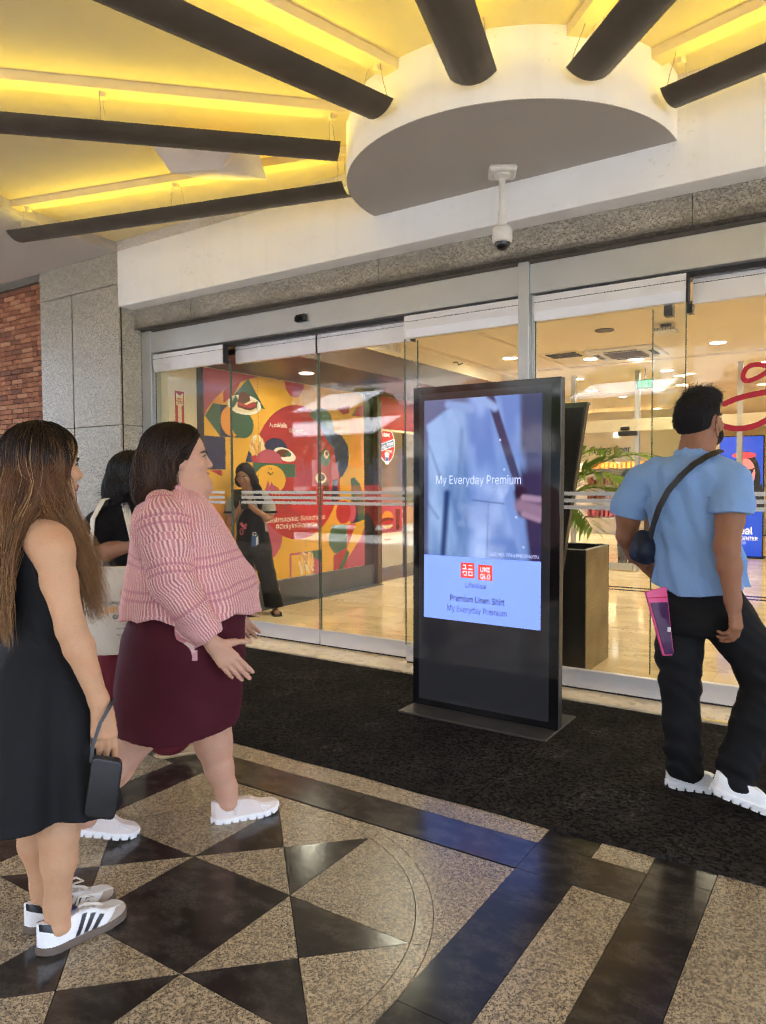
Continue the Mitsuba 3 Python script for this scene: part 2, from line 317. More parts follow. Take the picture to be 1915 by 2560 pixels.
# ------------------------------------------------------------------ trough lights hung under the ribs
def trough(a, label):
    t = thing('trough_light', label, 'light fixture', 'dark trough lights fanning out from the drum')
    M = trimesh.transformations.translation_matrix([*DC, 0]) @ trimesh.transformations.rotation_matrix(math.radians(a), [0, 0, 1])
    hw = math.degrees(math.asin(.121 / .165)); ph = np.radians(np.linspace(270 - hw, 270 + hw, 25)); r0, r1 = 1.105, 4.02; zc = 3.45 + .165 * math.cos(math.radians(hw))
    def sec(x, r): return np.c_[np.full(25, x), r * np.cos(ph), zc + r * np.sin(ph)]
    v = np.vstack([sec(r0, .165), sec(r1, .165), sec(r0, .161), sec(r1, .161)]); f = []
    for i in range(24):
        f += [[i, i + 25, i + 26, i + 1], [i + 50, i + 51, i + 76, i + 75], [i, i + 1, i + 51, i + 50], [i + 25, i + 75, i + 76, i + 26]]
    for i in (0, 24): f.append([i, i + 50, i + 75, i + 25])
    m = trimesh.Trimesh(*(lambda q: (q[0], np.vstack([np.array(f)[:, [0, 1, 2]], np.array(f)[:, [0, 2, 3]]])))((v,)), process=False); m.apply_transform(M)
    put('channel', m, 'm_trough', t, smooth=40)
    e = [box(r0 + .03, r0 + .034, -.07, .07, 3.412, 3.438), box(r1 - .034, r1 - .03, -.07, .07, 3.412, 3.438)]
    for q in e: q.apply_transform(M); put('end_plate', q, 'm_trough', t)
    s = trimesh.Trimesh([[r0 + .05, -.025, 3.408], [r1 - .05, -.025, 3.408], [r1 - .05, .025, 3.408], [r0 + .05, .025, 3.408]], [[0, 1, 2], [0, 2, 3]]); s.apply_transform(M)
    put('lamp_strip', s, 'm_white', t, emitter={'type': 'area', 'radiance': rgb(1.12, .88, .10)})
    for x in (1.14, 2.47, 3.87):
        for s_ in (-1, 1):
            w = tube([[x, s_ * .04 + .02, 3.70], [x + .012, s_ * .06 + .01, 3.62], [x + .004, s_ * .085, 3.53], [x, s_ * .112, 3.45]], .0022, 5); w.apply_transform(M); put('wire', w, 'm_wire', t)
        q = box(x - .02, x + .02, .01, .05, 3.615, 3.70, .004); q.apply_transform(M); put('hanger', q, 'm_ceiling', t)
for a, lb in ((-165, 'dark trough light nearest the white fascia at left, its open end in view'), (-135, 'long dark trough light passing under the torn ceiling sheet'), (-105, 'broad dark trough light running from the top edge to the drum at left'),
              (-75, 'short looking dark trough light pointing down at the drum, left of the middle'), (-45, 'dark trough light pointing at the drum from the upper right'), (-15, 'dark trough light at the far right above the white fascia')): trough(a, lb)
# torn ceiling sheet
pts = [(-3.92, 3.11, 3.685), (-3.33, 3.37, 3.53), (-3.40, 3.62, 3.68), (-3.55, 3.90, 3.53), (-4.09, 3.80, 3.63), (-4.00, 3.43, 3.53), (-3.62, 3.54, 3.50)]
v = np.array(pts); f = np.array([[0, 6, 1], [1, 6, 2], [2, 6, 3], [3, 6, 4], [4, 6, 5], [5, 6, 0]])
m = trimesh.Trimesh(v, f); m = m.subdivide().subdivide().subdivide(); q = m.vertices.copy(); q[:, 2] += .02 * (meshkit.fbm(q * 9, 3, 3) - .5); m = trimesh.Trimesh(q, m.faces)
single('torn_ceiling_sheet', cat([m, trimesh.Trimesh(m.vertices + [0, 0, .003], m.faces[:, ::-1])]), 'm_peel', 'torn pale ceiling sheet sagging above a trough light', 'ceiling sheet')
# dome camera on a pole
cc = thing('security_camera', 'off white dome camera on a short pole under the drum', 'camera')
CX, CY = -1.9085, 4.235
mat('m_offwhite', paint((.68, .64, .58), .12, 40), .5)
def lathe(prof, x, y, n=32):
    m = trimesh.creation.revolve(np.array(prof), sections=n); m.apply_translation([x, y, 0]); return m
pl = box(-.085, .085, -.085, .085, 3.296, 3.333, .012); pl.apply_transform(trimesh.transformations.rotation_matrix(.5, [0, 0, 1])); pl.apply_translation([CX, CY, 0])
put('base_plate', pl, 'm_offwhite', cc, smooth=30)
put('pole', lathe([(0, 3.30), (.05, 3.30), (.05, 3.285), (.02, 3.27), (.0185, 3.085), (.027, 3.08), (.027, 3.0), (.03, 2.985), (.0, 2.985)], CX, CY), 'm_offwhite', cc, smooth=40)
put('housing', lathe([(0, 2.985), (.045, 2.983), (.062, 2.965), (.063, 2.945), (.0605, 2.943), (.063, 2.941), (.063, 2.915), (.060, 2.893), (.050, 2.884), (0, 2.884)], CX, CY), 'm_offwhite', cc, smooth=40)
put('lens_dome', lathe([(0.047, 2.885), (.046, 2.870), (.038, 2.852), (.024, 2.841), (0.0, 2.837)], CX, CY), 'm_black_gloss', cc, smooth=True)

# ------------------------------------------------------------------ glass doors
fr = thing('door_frame', 'brushed aluminium frame and header over the glass doors', 'door frame')
put('header', box(-5.81, -1.996, 4.70, 4.80, 2.668, 2.868, .003), 'm_alu', fr); put('header', box(-1.919, 2.6, 4.70, 4.80, 2.668, 2.868, .003), 'm_alu', fr)
put('head_trim', box(-5.954, 2.6, 4.715, 4.80, 2.868, 2.905), 'm_trough', fr)
put('jamb', cat([box(-5.953, -5.815, 4.70, 4.80, 0, 2.885, .003), box(-5.815, -5.79, 4.74, 4.80, 0, 2.668, .002)]), 'm_alu', fr)
put('mullion', cat([box(-1.995, -1.92, 4.685, 4.80, 0, 2.885, .003), box(-1.9199, -1.898, 4.735, 4.79, 0, 2.668, .002)]), 'm_alu', fr)
put('track_gap', box(-5.79, 2.6, 4.76, 4.88, 2.635, 2.669), 'm_black', fr)
def door(x0, x1, y, label, bevel, gx0=None, gx1=None):
    a_, b_ = (x0 if gx0 is None else gx0), (x1 if gx1 is None else gx1)
    d = thing('glass_door', label, 'glass door')
    z0, z1 = 2.487, 2.65
    prof = [(y - .03, z1), (y - .03, z0 + .06), (y - .012, z0), (y + .03, z0), (y + .03, z1)] if bevel else [(y - .025, z1), (y - .025, z0), (y + .025, z0), (y + .025, z1)]
    m = trimesh.creation.extrude_polygon(Polygon(prof), x1 - x0, engine='earcut')
    m.apply_transform(frame([x0, 0, 0], [0, 1, 0], [0, 0, 1])); put('top_rail', m, 'm_alu_light', d)
    put('rail_groove', box(x0 + .002, x1 - .002, y - .0312 if bevel else y - .0262, y, z1 - .045, z1 - .041), 'm_black', d)
    put('bottom_rail', box(x0, x1, y - .022, y + .022, .03, .152, .004), 'm_alu_light', d)
    put('rail_cap', cat([box(x1, x1 + .012, y - .032, y + .03, z0 - .004, z1)]), 'm_rubber', d)
    put('brush_seal', box(x0, x1, y - .012, y + .012, .016, .03), 'm_rubber', d)
    g = trimesh.Trimesh([[a_, y, .152], [b_, y, .152], [b_, y, z0], [a_, y, z0]], [[0, 1, 2], [0, 2, 3]]); put('pane', g, 'm_pane_tint', d)
    put('pane_edge', cat([box(a_, a_ + .006, y - .005, y + .005, .152, z0), box(b_ - .006, b_, y - .005, y + .005, .152, z0)]), 'm_glass_edge', d)
    for za, zb in ((1.308, 1.333), (1.262, 1.287), (1.217, 1.242)):
        if x1 - x0 > .3: put('stripe', box(x0 + .03, x1 - .03, y - .003, y - .001, za, zb), 'm_stripe', d)
mat('m_glass_edge', (.06, .09, .07), .2)
door(-5.79, -4.838, 4.735, 'fixed glass panel beside the granite pier with an overhanging top rail', 1, None, -4.775)
door(-4.785, -3.852, 4.835, 'sliding glass panel left of the meeting joint, a woman behind it', 0, -4.868)
door(-3.84, -2.925, 4.835, 'sliding glass panel right of the meeting joint beside the screen', 0, None, -2.875)
door(-2.92, -1.998, 4.735, 'fixed glass panel mostly hidden behind the advertising screen', 1, -2.935)
door(-1.89, -.922, 4.735, 'fixed glass panel between the mullion and the walking man', 1)
door(-.905, .05, 4.835, 'glass panel at the right edge with red script on it', 0, -1.146)
door(.06, 1.1, 4.835, 'glass panel just beyond the right edge', 0)
put('clamp', cat([box(-1.07, -1.02, 4.80, 4.87, 2.43, 2.50), box(-.935, -.905, 4.80, 4.87, 2.43, 2.50)]), 'm_black', fr)
sn = thing('door_sensor', 'small black motion sensor on the door header', 'sensor')
put('body', box(-3.955, -3.85, 4.665, 4.70, 2.728, 2.79, .008), 'm_black', sn, smooth=30); put('eye', box(-3.95, -3.885, 4.64, 4.67, 2.725, 2.775, .012), 'm_black_gloss', sn, smooth=30)
# red script on the right hand pane
def curve(pts, n=60):
    from scipy.interpolate import CubicSpline
    p = np.array(pts, float); t = np.r_[0, np.cumsum(np.linalg.norm(np.diff(p, axis=0), axis=1))]; return CubicSpline(t, p)(np.linspace(0, t[-1], n))
mat('m_red', (.50, .012, .03), .35)
gl = [curve([(-.72, 1.73), (-.60, 1.715), (-.47, 1.77), (-.36, 1.90), (-.33, 1.98)]), curve([(-.72, 1.865), (-.62, 1.90), (-.45, 1.925), (-.30, 1.94), (-.2, 1.93)]), curve([(-.47, 1.93), (-.44, 2.02), (-.52, 2.08), (-.61, 2.06), (-.615, 2.00), (-.55, 2.005), (-.45, 2.06), (-.36, 2.03)])]
g = unary_union([LineString(c_).buffer(w) for c_, w in zip(gl, (.017, .017, .014))])
single('script_decal', trimesh.Trimesh(*(lambda m: (np.c_[m.vertices[:, 0], m.vertices[:, 2] + 4.832, m.vertices[:, 1]], m.faces))(prism(g, -.003, -.001))), 'm_red', 'red looping script letters stuck on the right hand glass door', 'decal')
# ------------------------------------------------------------------ inside the mall
ifl = struct('mall_floor', box(-14, 3.0, 4.93, 24, -.3, -.004), 'm_tile_dark', 'polished cream marble floor inside the mall')
tx = np.arange(-5.67, 3.0, .60); ty = [4.93, 5.55, 6.15, 6.85, 6.98, 7.6, 8.2, 8.8, 9.45, 9.56, 9.68, 9.80, 10.4, 11.0, 11.6, 12.2]
for j in range(len(ty) - 1):
    dark = ty[j] in (9.45, 9.68)
    for i in range(len(tx)):
        x0, x1 = tx[i], min(tx[i] + .60, 3.0)
        if -.6 < x0 and ty[j] > 8: continue
        put('tile', box(x0 + .001, x1 - .001, ty[j] + .001, ty[j + 1] - .001, -.02, 0), 'm_tile_dark' if dark else 'm_marble' if ty[j] == 6.85 else 'm_tile', ifl)
k = put('far_tiles', cat([box(-.57 + .6 * i, -.572 + .6 * i + .6, 8.2 + .6 * j, 8.199 + .6 * j + .6, -.02, 0) for i in range(6) for j in range(20)] + [box(-5.67 + .6 * i, -5.672 + .6 * i + .6, 12.201 + .6 * j, 12.2 + .6 * j + .6, -.02, 0) for i in range(8) for j in range(14)] + [box(-14, -5.672, 8.1, 24, -.02, 0)]), 'm_tile', ifl); labels[k] = {'kind': 'stuff'}
iw = thing('mural_wall', 'cream inside wall with dark base and dark soffit carrying the mural', 'wall')
put('plaster', box(-5.95, -5.68, 4.80, 8.32, 0, 3.02), 'm_cream', iw)
put('base_board', box(-5.68, -5.655, 5.16, 8.32, 0, .275, .003), 'm_slate', iw)
put('base_strip', box(-5.655, -5.50, 5.16, 8.32, .0005, .004), 'm_slate', iw)
put('dark_strip', box(-5.68, -5.672, 5.155, 5.24, .275, 2.6), 'm_soffit', iw)
put('dark_border', box(-5.68, -5.673, 8.10, 8.32, .275, 2.6), 'm_soffit', iw)
put('soffit', box(-5.68, -4.52, 5.0, 11.4, 2.60, 2.66), 'm_soffit', iw)
put('soffit_band', box(-4.52, -4.50, 4.95, 11.4, 2.60, 2.84), 'm_brown', iw)
put('bulkhead', box(-4.52, -4.495, 4.95, 11.4, 2.84, 3.02), 'm_cream', iw)
put('soffit_end', cat([box(-5.68, -4.51, 4.94, 5.0, 2.60, 3.02)]), 'm_soffit', iw)
for y0 in (6.35, 10.0): put('air_grille', cat([box(-4.494, -4.485, y0 + i * .03, y0 + i * .03 + .012, 2.885, 2.985) for i in range(27)] + [box(-4.4945, -4.482, y0 - .02, y0 + .83, 2.87, 2.885), box(-4.4945, -4.482, y0 - .02, y0 + .83, 2.985, 3.0)]), 'm_alu_light', iw)
single('wall_hook', tube([(-4.495, 8.45, 2.95), (-4.45, 8.47, 2.96), (-4.44, 8.50, 2.93), (-4.46, 8.54, 2.93), (-4.44, 8.6, 2.96)], .008), 'm_steel_dark', 'small dark bracket on the cream bulkhead inside', 'bracket')
ic = struct('mall_ceiling', cat([box(-14, 3.0, 4.80, 10.1, 3.02, 3.06), box(-14, 3, 10.1, 10.4, 2.99, 3.06), box(-14, 3, 10.4, 14.2, 3.10, 3.14), box(-14, 3, 14.2, 14.4, 3.02, 3.14), box(-14, 3, 14.4, 24, 3.1, 3.14), box(-14, 3, 4.80, 24, 3.2, 3.7)]), 'm_cream_ceiling', 'cream stepped mall ceiling with downlights')
put('moulding', cat([box(-4.49, 3, 7.0, 7.10, 2.99, 3.021, .004), box(-3.6, -3.5, 7.1, 10.1, 2.99, 3.021, .004), box(-4.495, -4.43, 4.95, 11.4, 2.98, 3.021, .004)]), 'm_cream_ceiling', ic)
def disk(x, y, z, r, up=False):
    m = flat(Point(0, 0).buffer(r, 12)); m.apply_translation([x, y, z])
    if not up: m.faces = m.faces[:, ::-1]
    return m
def downlight(x, y, z, lb, r=.085, e=30.0):
    t = thing('downlight', lb, 'light', 'round downlights in the mall ceiling')
    ring = prism(Point(0, 0).buffer(r + .02, 12).difference(Point(0, 0).buffer(r, 12)), -.008, .004); ring.apply_translation([x, y, z]); put('rim', ring, 'm_alu_light', t)
    put('lamp', disk(x, y, z - .003, r), 'm_white', t, emitter={'type': 'area', 'radiance': rgb(e * .46, e * .425, e * .335)})
GL = 'round recessed downlight glowing in the cream mall ceiling'
for x, y, e in ((-1.47, 9.33, 22), (-3.05, 9.58, 30), (-2.57, 9.95, 30)): downlight(x, y, 3.02, GL, e=e)
for x, y in ((-2.36, 10.75), (-2.58, 11.8), (-2.52, 12.5), (-2.74, 13.7), (-1.2, 11.8), (-4.0, 11.9), (-4.3, 13.6)): downlight(x, y, 3.10, GL)
for x, y in ((-.2, 6.2), (.9, 8.0), (.2, 10.8), (1.6, 6.0), (-3.9, 6.1), (-3.4, 5.5), (-3.9, 8.9), (-1.0, 5.5)): downlight(x, y, 3.02, GL, e=34)
for x, y in ((-5.1, 6.2), (-5.05, 8.9), (-5.1, 9.7), (-5.05, 10.6)): downlight(x, y, 2.60, 'round downlight in the dark soffit over the mural', .07, 26)
su = thing('ceiling_speaker', 'round unlit speaker grille in the mall ceiling', 'speaker'); put('rim', prism(affinity.translate(Point(0, 0).buffer(.10, 12).difference(Point(0, 0).buffer(.085, 12)), -2.36, 7.87), 3.01, 3.022), 'm_brown', su); put('grille', disk(-2.36, 7.87, 3.014, .087), 'm_steel_dark', su)
ac = thing('ceiling_air_conditioner', 'square cassette air conditioner set in the mall ceiling', 'air conditioner')
put('panel', box(-2.95, -2.1, 8.95, 9.75, 2.985, 3.022, .012), 'm_alu_light', ac); put('intake', box(-2.75, -2.3, 9.15, 9.55, 2.978, 2.988), 'm_brown', ac)
for b in ((-2.72, -2.33, 9.03, 9.09), (-2.72, -2.33, 9.62, 9.68), (-2.89, -2.83, 9.17, 9.53), (-2.22, -2.16, 9.17, 9.53)): put('vent', box(*b, 2.981, 2.988), 'm_black', ac)
gr = thing('ceiling_grille', 'slatted return grille in the mall ceiling beside the air conditioner', 'grille'); put('frame', box(-3.45, -3.0, 8.85, 9.25, 3.005, 3.022), 'm_cream', gr)
for i in range(6): put('slat', box(-3.42, -3.03, 8.89 + i * .06, 8.915 + i * .06, 2.998, 3.006), 'm_black', gr)
wr = thing('wireless_router', 'white wireless router under the mall ceiling', 'router'); put('body', box(-1.86, -1.64, 7.86, 8.06, 2.93, 2.975, .015), 'm_alu_light', wr, smooth=30); put('mount', box(-1.80, -1.70, 7.92, 8.0, 2.975, 3.02), 'm_black', wr)
for i in range(8): put('slot', box(-1.845 + i * .026, -1.835 + i * .026, 7.855, 7.862, 2.945, 2.972), 'm_steel_dark', wr)
# inner doors
ind = thing('inner_door_frame', 'second row of framed glass doors deeper inside the mall', 'door frame')
put('header', box(-4.5, 2.6, 11.5, 11.6, 2.17, 2.36, .004), 'm_cream', ind)
for x in (-3.98, -2.98, -1.55, -.2): put('post', box(x, x + .07, 11.5, 11.58, 0, 3.1, .003), 'm_alu', ind)
put('upper_pane', trimesh.Trimesh([[-4.49, 11.55, 2.36], [2.6, 11.55, 2.36], [2.6, 11.55, 3.08], [-4.49, 11.55, 3.08]], [[0, 1, 2], [0, 2, 3]]), 'm_pane', ind)
put('sensor', cat([box(-3.18, -3.05, 11.44, 11.5, 2.19, 2.24, .01), box(-3.21, -2.93, 11.42, 11.5, 2.10, 2.17, .01)]), 'm_black', ind)
put('door_pane', trimesh.Trimesh([[-4.49, 11.55, .1], [-2.98, 11.55, .1], [-2.98, 11.55, 2.17], [-4.49, 11.55, 2.17]], [[0, 1, 2], [0, 2, 3]]), 'm_pane', ind)
put('bottom_rail', box(-4.49, -3.0, 11.52, 11.58, .02, .12), 'm_alu', ind)
ART = {'a_yellow': (.74, .40, .045), 'a_pink': (.46, .085, .14), 'a_red': (.42, .03, .035), 'a_orange': (.80, .33, .05), 'a_green': (.045, .12, .07), 'a_navy': (.022, .028, .085), 'a_blue': (.05, .10, .26), 'a_white': (.85, .80, .72),
       'a_brown': (.13, .035, .018), 'a_fry': (.78, .48, .14), 'a_fry2': (.62, .33, .08), 'a_dark': (.015, .013, .013), 'a_cream': (.78, .66, .42), 'a_sky': (.02, .07, .55), 'a_skin': (.80, .22, .22), 'a_lip': (.6, .06, .09), 'a_glow': (.9, .95, 1.0), 'a_exit': (.03, .75, .16),
       'k_pale': (.21, .33, 1.0), 'k_ink': (.02, .025, .06), 'k_red': (.72, .055, .035), 'k_white': (.85, .85, 1.0), 'k_veil': (.58, .64, 1.0)}
for k_, c_ in ART.items(): mat(k_, c_, .45, .4)
# mural: coordinates along the wall (y) and up it (z)
mu = thing('food_mural', 'big yellow wall mural of geometric shapes and dishes behind the glass', 'mural')
put('board', box(-5.68, -5.6745, 5.24, 8.10, .28, 2.592), 'a_yellow', mu)
r3 = random.Random(3)
def fries(cx, cy, w, h, n):
    out = []
    for i in range(n):
        a = r3.uniform(-40, 40); s = affinity.rotate(sbox(-.016, -.085, .016, .085), a); s = affinity.translate(s, cx + r3.uniform(-w, w), cy + r3.uniform(-h, h)); out.append((r3.choice(['a_fry', 'a_fry', 'a_fry2', 'a_cream']), s))
    return out
S = [('a_yellow', sbox(5.24, .28, 8.10, 2.592)),
 ('a_pink', poly((5.24, 2.592), (6.06, 2.592), (5.853, 2.53), (5.676, 2.457), (5.522, 2.386), (5.388, 2.276), (5.29, 2.172), (5.24, 2.079))),
 ('a_red', poly((5.519, 2.385), (5.782, 2.51), (5.674, 2.358), (5.519, 2.249))), ('a_orange', poly((5.359, 2.24), (5.519, 2.388), (5.519, 2.244))),
 ('a_green', poly((5.368, 2.238), (5.473, 2.233), (5.469, 1.894), (5.257, 2.1))), ('a_navy', poly((5.473, 2.233), (5.706, 2.23), (5.80, 1.897), (5.469, 1.894))),
 ('a_green', poly((5.893, 2.55), (5.683, 2.359), (5.60, 2.236), (6.15, 2.239))), ('a_orange', ell(5.645, 2.07, .172, .168)), ('a_green', ell(5.80, 2.04, .168, .147)), ('a_green', sbox(5.64, 2.04, 5.80, 2.19)),
 ('a_white', ell(5.835, 2.258, .258, .108)), ('a_cream', ell(5.835, 2.262, .22, .085)), ('a_green', poly((5.62, 2.25), (5.70, 2.35), (5.74, 2.30), (5.66, 2.21))), ('a_green', poly((5.95, 2.27), (6.04, 2.32), (6.02, 2.23))),
 ('a_brown', poly((5.73, 2.28), (5.753, 2.38), (5.80, 2.40), (5.905, 2.385), (5.922, 2.31), (5.83, 2.27))), ('a_red', poly((5.724, 2.29), (5.85, 2.26), (5.994, 2.306), (6.011, 2.243), (5.919, 2.20), (5.724, 2.226))), ('a_brown', poly((5.724, 2.25), (5.919, 2.225), (6.011, 2.262), (6.0, 2.235), (5.919, 2.20), (5.724, 2.226))),
 ('a_navy', poly((5.24, 1.895), (5.538, 1.892), (5.536, 1.547), (5.24, 1.548))), ('a_red', poly((5.309, 1.539), (5.481, 1.543), (5.476, 1.479))), ('a_orange', sbox(5.24, .28, 5.50, 1.30)),
 ('a_red', ell(6.668, 2.592, .17, .175, 180, 360)), ('a_pink', ell(6.13, .81, .30, .30)), ('a_red', ell(6.744, 1.528, .804, .806)),
 ('a_green', poly((6.93, 2.237), (7.023, 2.292), (7.161, 2.333), (7.283, 2.321), (7.372, 2.253), (7.424, 2.125), (7.45, 1.982), (7.157, 2.108))),
 ('a_navy', poly((7.073, 2.205), (7.442, 2.048), (7.599, 2.012), (7.721, 1.904), (7.762, 1.78), (7.727, 1.62), (7.592, 1.46), (7.545, 1.46), (7.421, 1.837))), ('a_blue', poly((7.073, 2.205), (7.30, 2.11), (7.42, 1.837), (7.25, 1.98))),
 ('a_navy', poly((5.884, 1.762), (6.05, 1.63), (5.837, 1.634))), ('a_navy', ell(6.33, 1.80, .20, .12)), ('a_white', ell(6.49, 1.735, .19, .075, rot=-12)), ('a_brown', ell(6.46, 1.75, .12, .045)), ('a_green', ell(6.55, 1.74, .05, .03))]
S += fries(6.03, 1.80, .10, .06, 34) + [('a_pink', ell(6.213, 1.634, .231, .15, 0, 180)), ('a_red', poly((5.92, 1.70), (6.0, 1.72), (6.03, 1.634), (5.96, 1.634))), ('a_green', poly((5.945, 1.633), (6.675, 1.625), (6.672, 1.471), (5.997, 1.466)))]
S += [('a_yellow', ell(6.237, 1.536, .118, .068)), ('a_yellow', ell(6.235, 1.44, .26, .17)), ('a_dark', LineString([(6.195, 1.528), (6.21, 1.508), (6.237, 1.500), (6.262, 1.508), (6.276, 1.528)]).buffer(.006)), ('a_dark', sbox(6.21, 1.555, 6.218, 1.58)), ('a_dark', sbox(6.25, 1.555, 6.258, 1.58)),
 ('a_pink', poly((6.12, 1.30), (6.146, 1.338), (6.196, 1.443), (6.22, 1.36), (6.25, 1.42), (6.283, 1.377), (6.361, 1.349), (6.401, 1.295), (6.32, 1.269), (6.164, 1.278))), ('a_red', poly((6.203, 1.284), (6.441, 1.294), (6.438, 1.118), (6.259, 1.124)))]
S += [('a_yellow', Point(6.25 + .055 * i + .02 * (j % 2), 1.15 + .04 * j).buffer(.007, 4)) for i in range(4) for j in range(4)]
S += [('a_red', poly((7.044, 1.394), (7.2, 1.394), (7.179, 1.165), (7.057, 1.168)))] + [('a_cream', Point(7.07 + .03 * i, 1.19 + .05 * j).buffer(.007, 4)) for i in range(4) for j in range(4)] + [('a_cream', ell(7.16, 1.46, .11, .07)), ('a_brown', ell(7.17, 1.47, .07, .045)), ('a_brown', poly((7.19, 1.40), (7.33, 1.43), (7.30, 1.2), (7.22, 1.19))),
 ('a_red', ell(7.24, 1.70, .13, .16)), ('a_green', ell(7.25, 1.72, .10, .11)), ('a_cream', ell(7.27, 1.76, .05, .05)), ('a_brown', ell(7.28, 1.77, .03, .03)),
 ('a_navy', poly((7.397, 1.437), (7.545, 1.46), (7.541, 1.156), (7.375, 1.16))), ('a_yellow', poly((7.545, 1.46), (7.736, 1.551), (7.912, 1.518), (7.789, 1.15), (7.541, 1.156))), ('a_red', sbox(7.505, 1.156, 7.545, 1.538)),
 ('a_green', poly((7.793, 1.46), (7.872, 1.47), (7.991, 1.39), (8.08, 1.248), (8.10, .90), (7.96, .88), (7.809, 1.149))), ('a_navy', poly((7.789, 1.17), (7.927, 1.15), (7.964, .876), (7.785, .856))), ('a_red', ell(7.632, 1.018, .166, .153)), ('a_pink', ell(7.80, 1.02, .10, .14)), ('a_red', ell(7.632, 1.018, .15, .15)),
 ('a_green', poly((7.389, .859), (7.698, .855), (7.694, .523), (7.579, .475), (7.421, .5), (7.313, .608), (7.306, .72))), ('a_red', poly((7.698, .855), (7.904, .856), (7.704, .556))), ('a_yellow', poly((7.904, .856), (8.1, .853), (8.023, .685), (7.702, .395), (7.704, .545))), ('a_pink', poly((8.1, .80), (8.1, .28), (7.55, .28), (7.70, .40), (8.0, .65))), ('a_red', poly((7.402, .468), (7.665, .548), (7.694, .523), (7.691, .28), (7.4, .28))), ('a_green', poly((7.5, .28), (7.6, .28), (7.75, .47), (7.70, .52))),
 ('a_pink', sbox(6.549, .28, 7.168, .566)), ('a_yellow', poly((6.58, .28), (7.0, .28), (6.75, .54), (6.58, .54))), ('a_green', poly((6.85, .565), (7.168, .565), (7.168, .40)))] + fries(6.86, .43, .12, .06, 40)
S += [('a_red', poly((7.51, 2.353), (7.785, 2.42), (7.765, 2.316), (7.631, 2.284))), ('a_green', poly((7.823, 2.287), (7.95, 2.41), (7.95, 2.30))), ('a_red', poly((7.95, 2.41), (8.1, 2.45), (8.1, 2.29), (7.86, 2.28))), ('a_orange', sbox(7.78, 1.6, 8.1, 2.27))]
S += [('a_white', text_poly('Ayala', .043, 6.227, 2.046, .14)), ('a_white', text_poly('Malls', .06, 6.375, 2.046, .15)), ('a_white', text_poly('Glorietta', .05, 6.565, 2.0, .30)), ('a_white', text_poly('Gastronomic Selections', .058, 6.143, .950, 1.095)), ('a_white', text_poly('#OnlyinGlorietta', .058, 6.315, .868, .755))]
S = [(c_, g_.intersection(sbox(5.24, .28, 8.10, 2.592))) for c_, g_ in S]
art(mu, 'print', frame([-5.6735, 0, 0], [0, 1, 0], [0, 0, 1]), S, {})
put('panel_joint', cat([box(-5.674, -5.673, y, y + .003, .28, 2.592) for y in (6.04, 6.84, 7.55)]), 'a_brown', mu)
fs = thing('fire_sign', 'red fire extinguisher sign with a white arrow on the cream wall', 'sign')
put('plate', box(-5.68, -5.6765, 4.875, 4.985, 1.84, 2.315), 'a_red', fs)
art(fs, 'print', frame([-5.676, 0, 0], [0, 1, 0], [0, 0, 1]), [('a_red', sbox(4.875, 1.84, 4.985, 2.315)), ('a_cream', poly((4.885, 2.30), (4.93, 2.27), (4.975, 2.30), (4.975, 2.175), (4.885, 2.175))), ('a_cream', sbox(4.908, 1.93, 4.952, 2.175)), ('a_cream', poly((4.885, 1.95), (4.975, 1.95), (4.93, 1.855))), ('a_red', text_poly('FIRE', .055, 4.893, 2.19, .075, True))] + [('a_red', text_poly(ch, .014, 4.93, 2.15 - i * .0185, center=True)) for i, ch in enumerate('EXTINGUISHER')], {})
# shop beyond the mural
sh = thing('coffee_shop_front', 'glazed shop front with red interior beyond the mural', 'shop')
put('post', box(-5.70, -5.60, 8.32, 8.42, 0, 2.6, .004), 'm_brown', sh); put('back', box(-8.4, -8.3, 8.32, 11.4, 0, 2.6), 'a_red', sh); put('side', cat([box(-8.4, -5.7, 8.32, 8.36, 0, 2.6), box(-8.4, -5.7, 11.36, 11.4, 0, 2.6)]), 'm_cream', sh)
put('fascia', box(-5.70, -5.62, 8.42, 11.4, 2.15, 2.6), 'a_red', sh); put('fascia_edge', box(-5.71, -5.61, 8.42, 11.4, 2.12, 2.15), 'm_cream', sh); put('shop_floor', box(-8.3, -5.68, 8.36, 11.36, .0, .004), 'm_brown', sh); put('shop_ceiling', box(-8.4, -5.68, 8.32, 11.4, 2.62, 2.7), 'm_cream', sh)
put('pane', trimesh.Trimesh([[-5.66, 8.42, 0], [-5.66, 11.4, 0], [-5.66, 11.4, 2.12], [-5.66, 8.42, 2.12]], [[0, 1, 2], [0, 2, 3]]), 'm_pane', sh)
put('counter', box(-7.3, -6.6, 8.9, 11.2, 0, 1.05), 'm_cream', sh); put('menu_board', box(-8.29, -8.26, 8.8, 11.0, 1.5, 2.1), 'a_cream', sh, emitter={'type': 'area', 'radiance': rgb(.10,.08,.06)})
[put('mullion', box(-5.69, -5.64, y, y + .04, 0, 2.12), 'm_brown', sh) for y in (9.1, 10.2, 11.3)]
ps = thing('burger_poster', 'low lit poster of a burger and drink in the shop window', 'poster')
put('board', box(-5.655, -5.64, 8.44, 9.02, .53, 1.10), 'a_white', ps)
art(ps, 'print', frame([-5.638, 0, 0], [0, 1, 0], [0, 0, 1]), [('a_white', sbox(8.45, .54, 9.01, 1.09)), ('a_pink', sbox(8.45, .69, 9.01, 1.09)), ('a_orange', ell(8.62, .90, .15, .10, 0, 180)), ('a_brown', ell(8.62, .87, .15, .04)), ('a_red', ell(8.62, .84, .14, .025)), ('a_cream', ell(8.62, .80, .14, .05, 180, 360)), ('a_brown', poly((8.82, 1.02), (8.96, 1.02), (8.93, .72), (8.85, .72))), ('a_lip', LineString([(8.55, .60), (8.6, .585), (8.66, .60), (8.70, .59)]).buffer(.008))], {}, None)
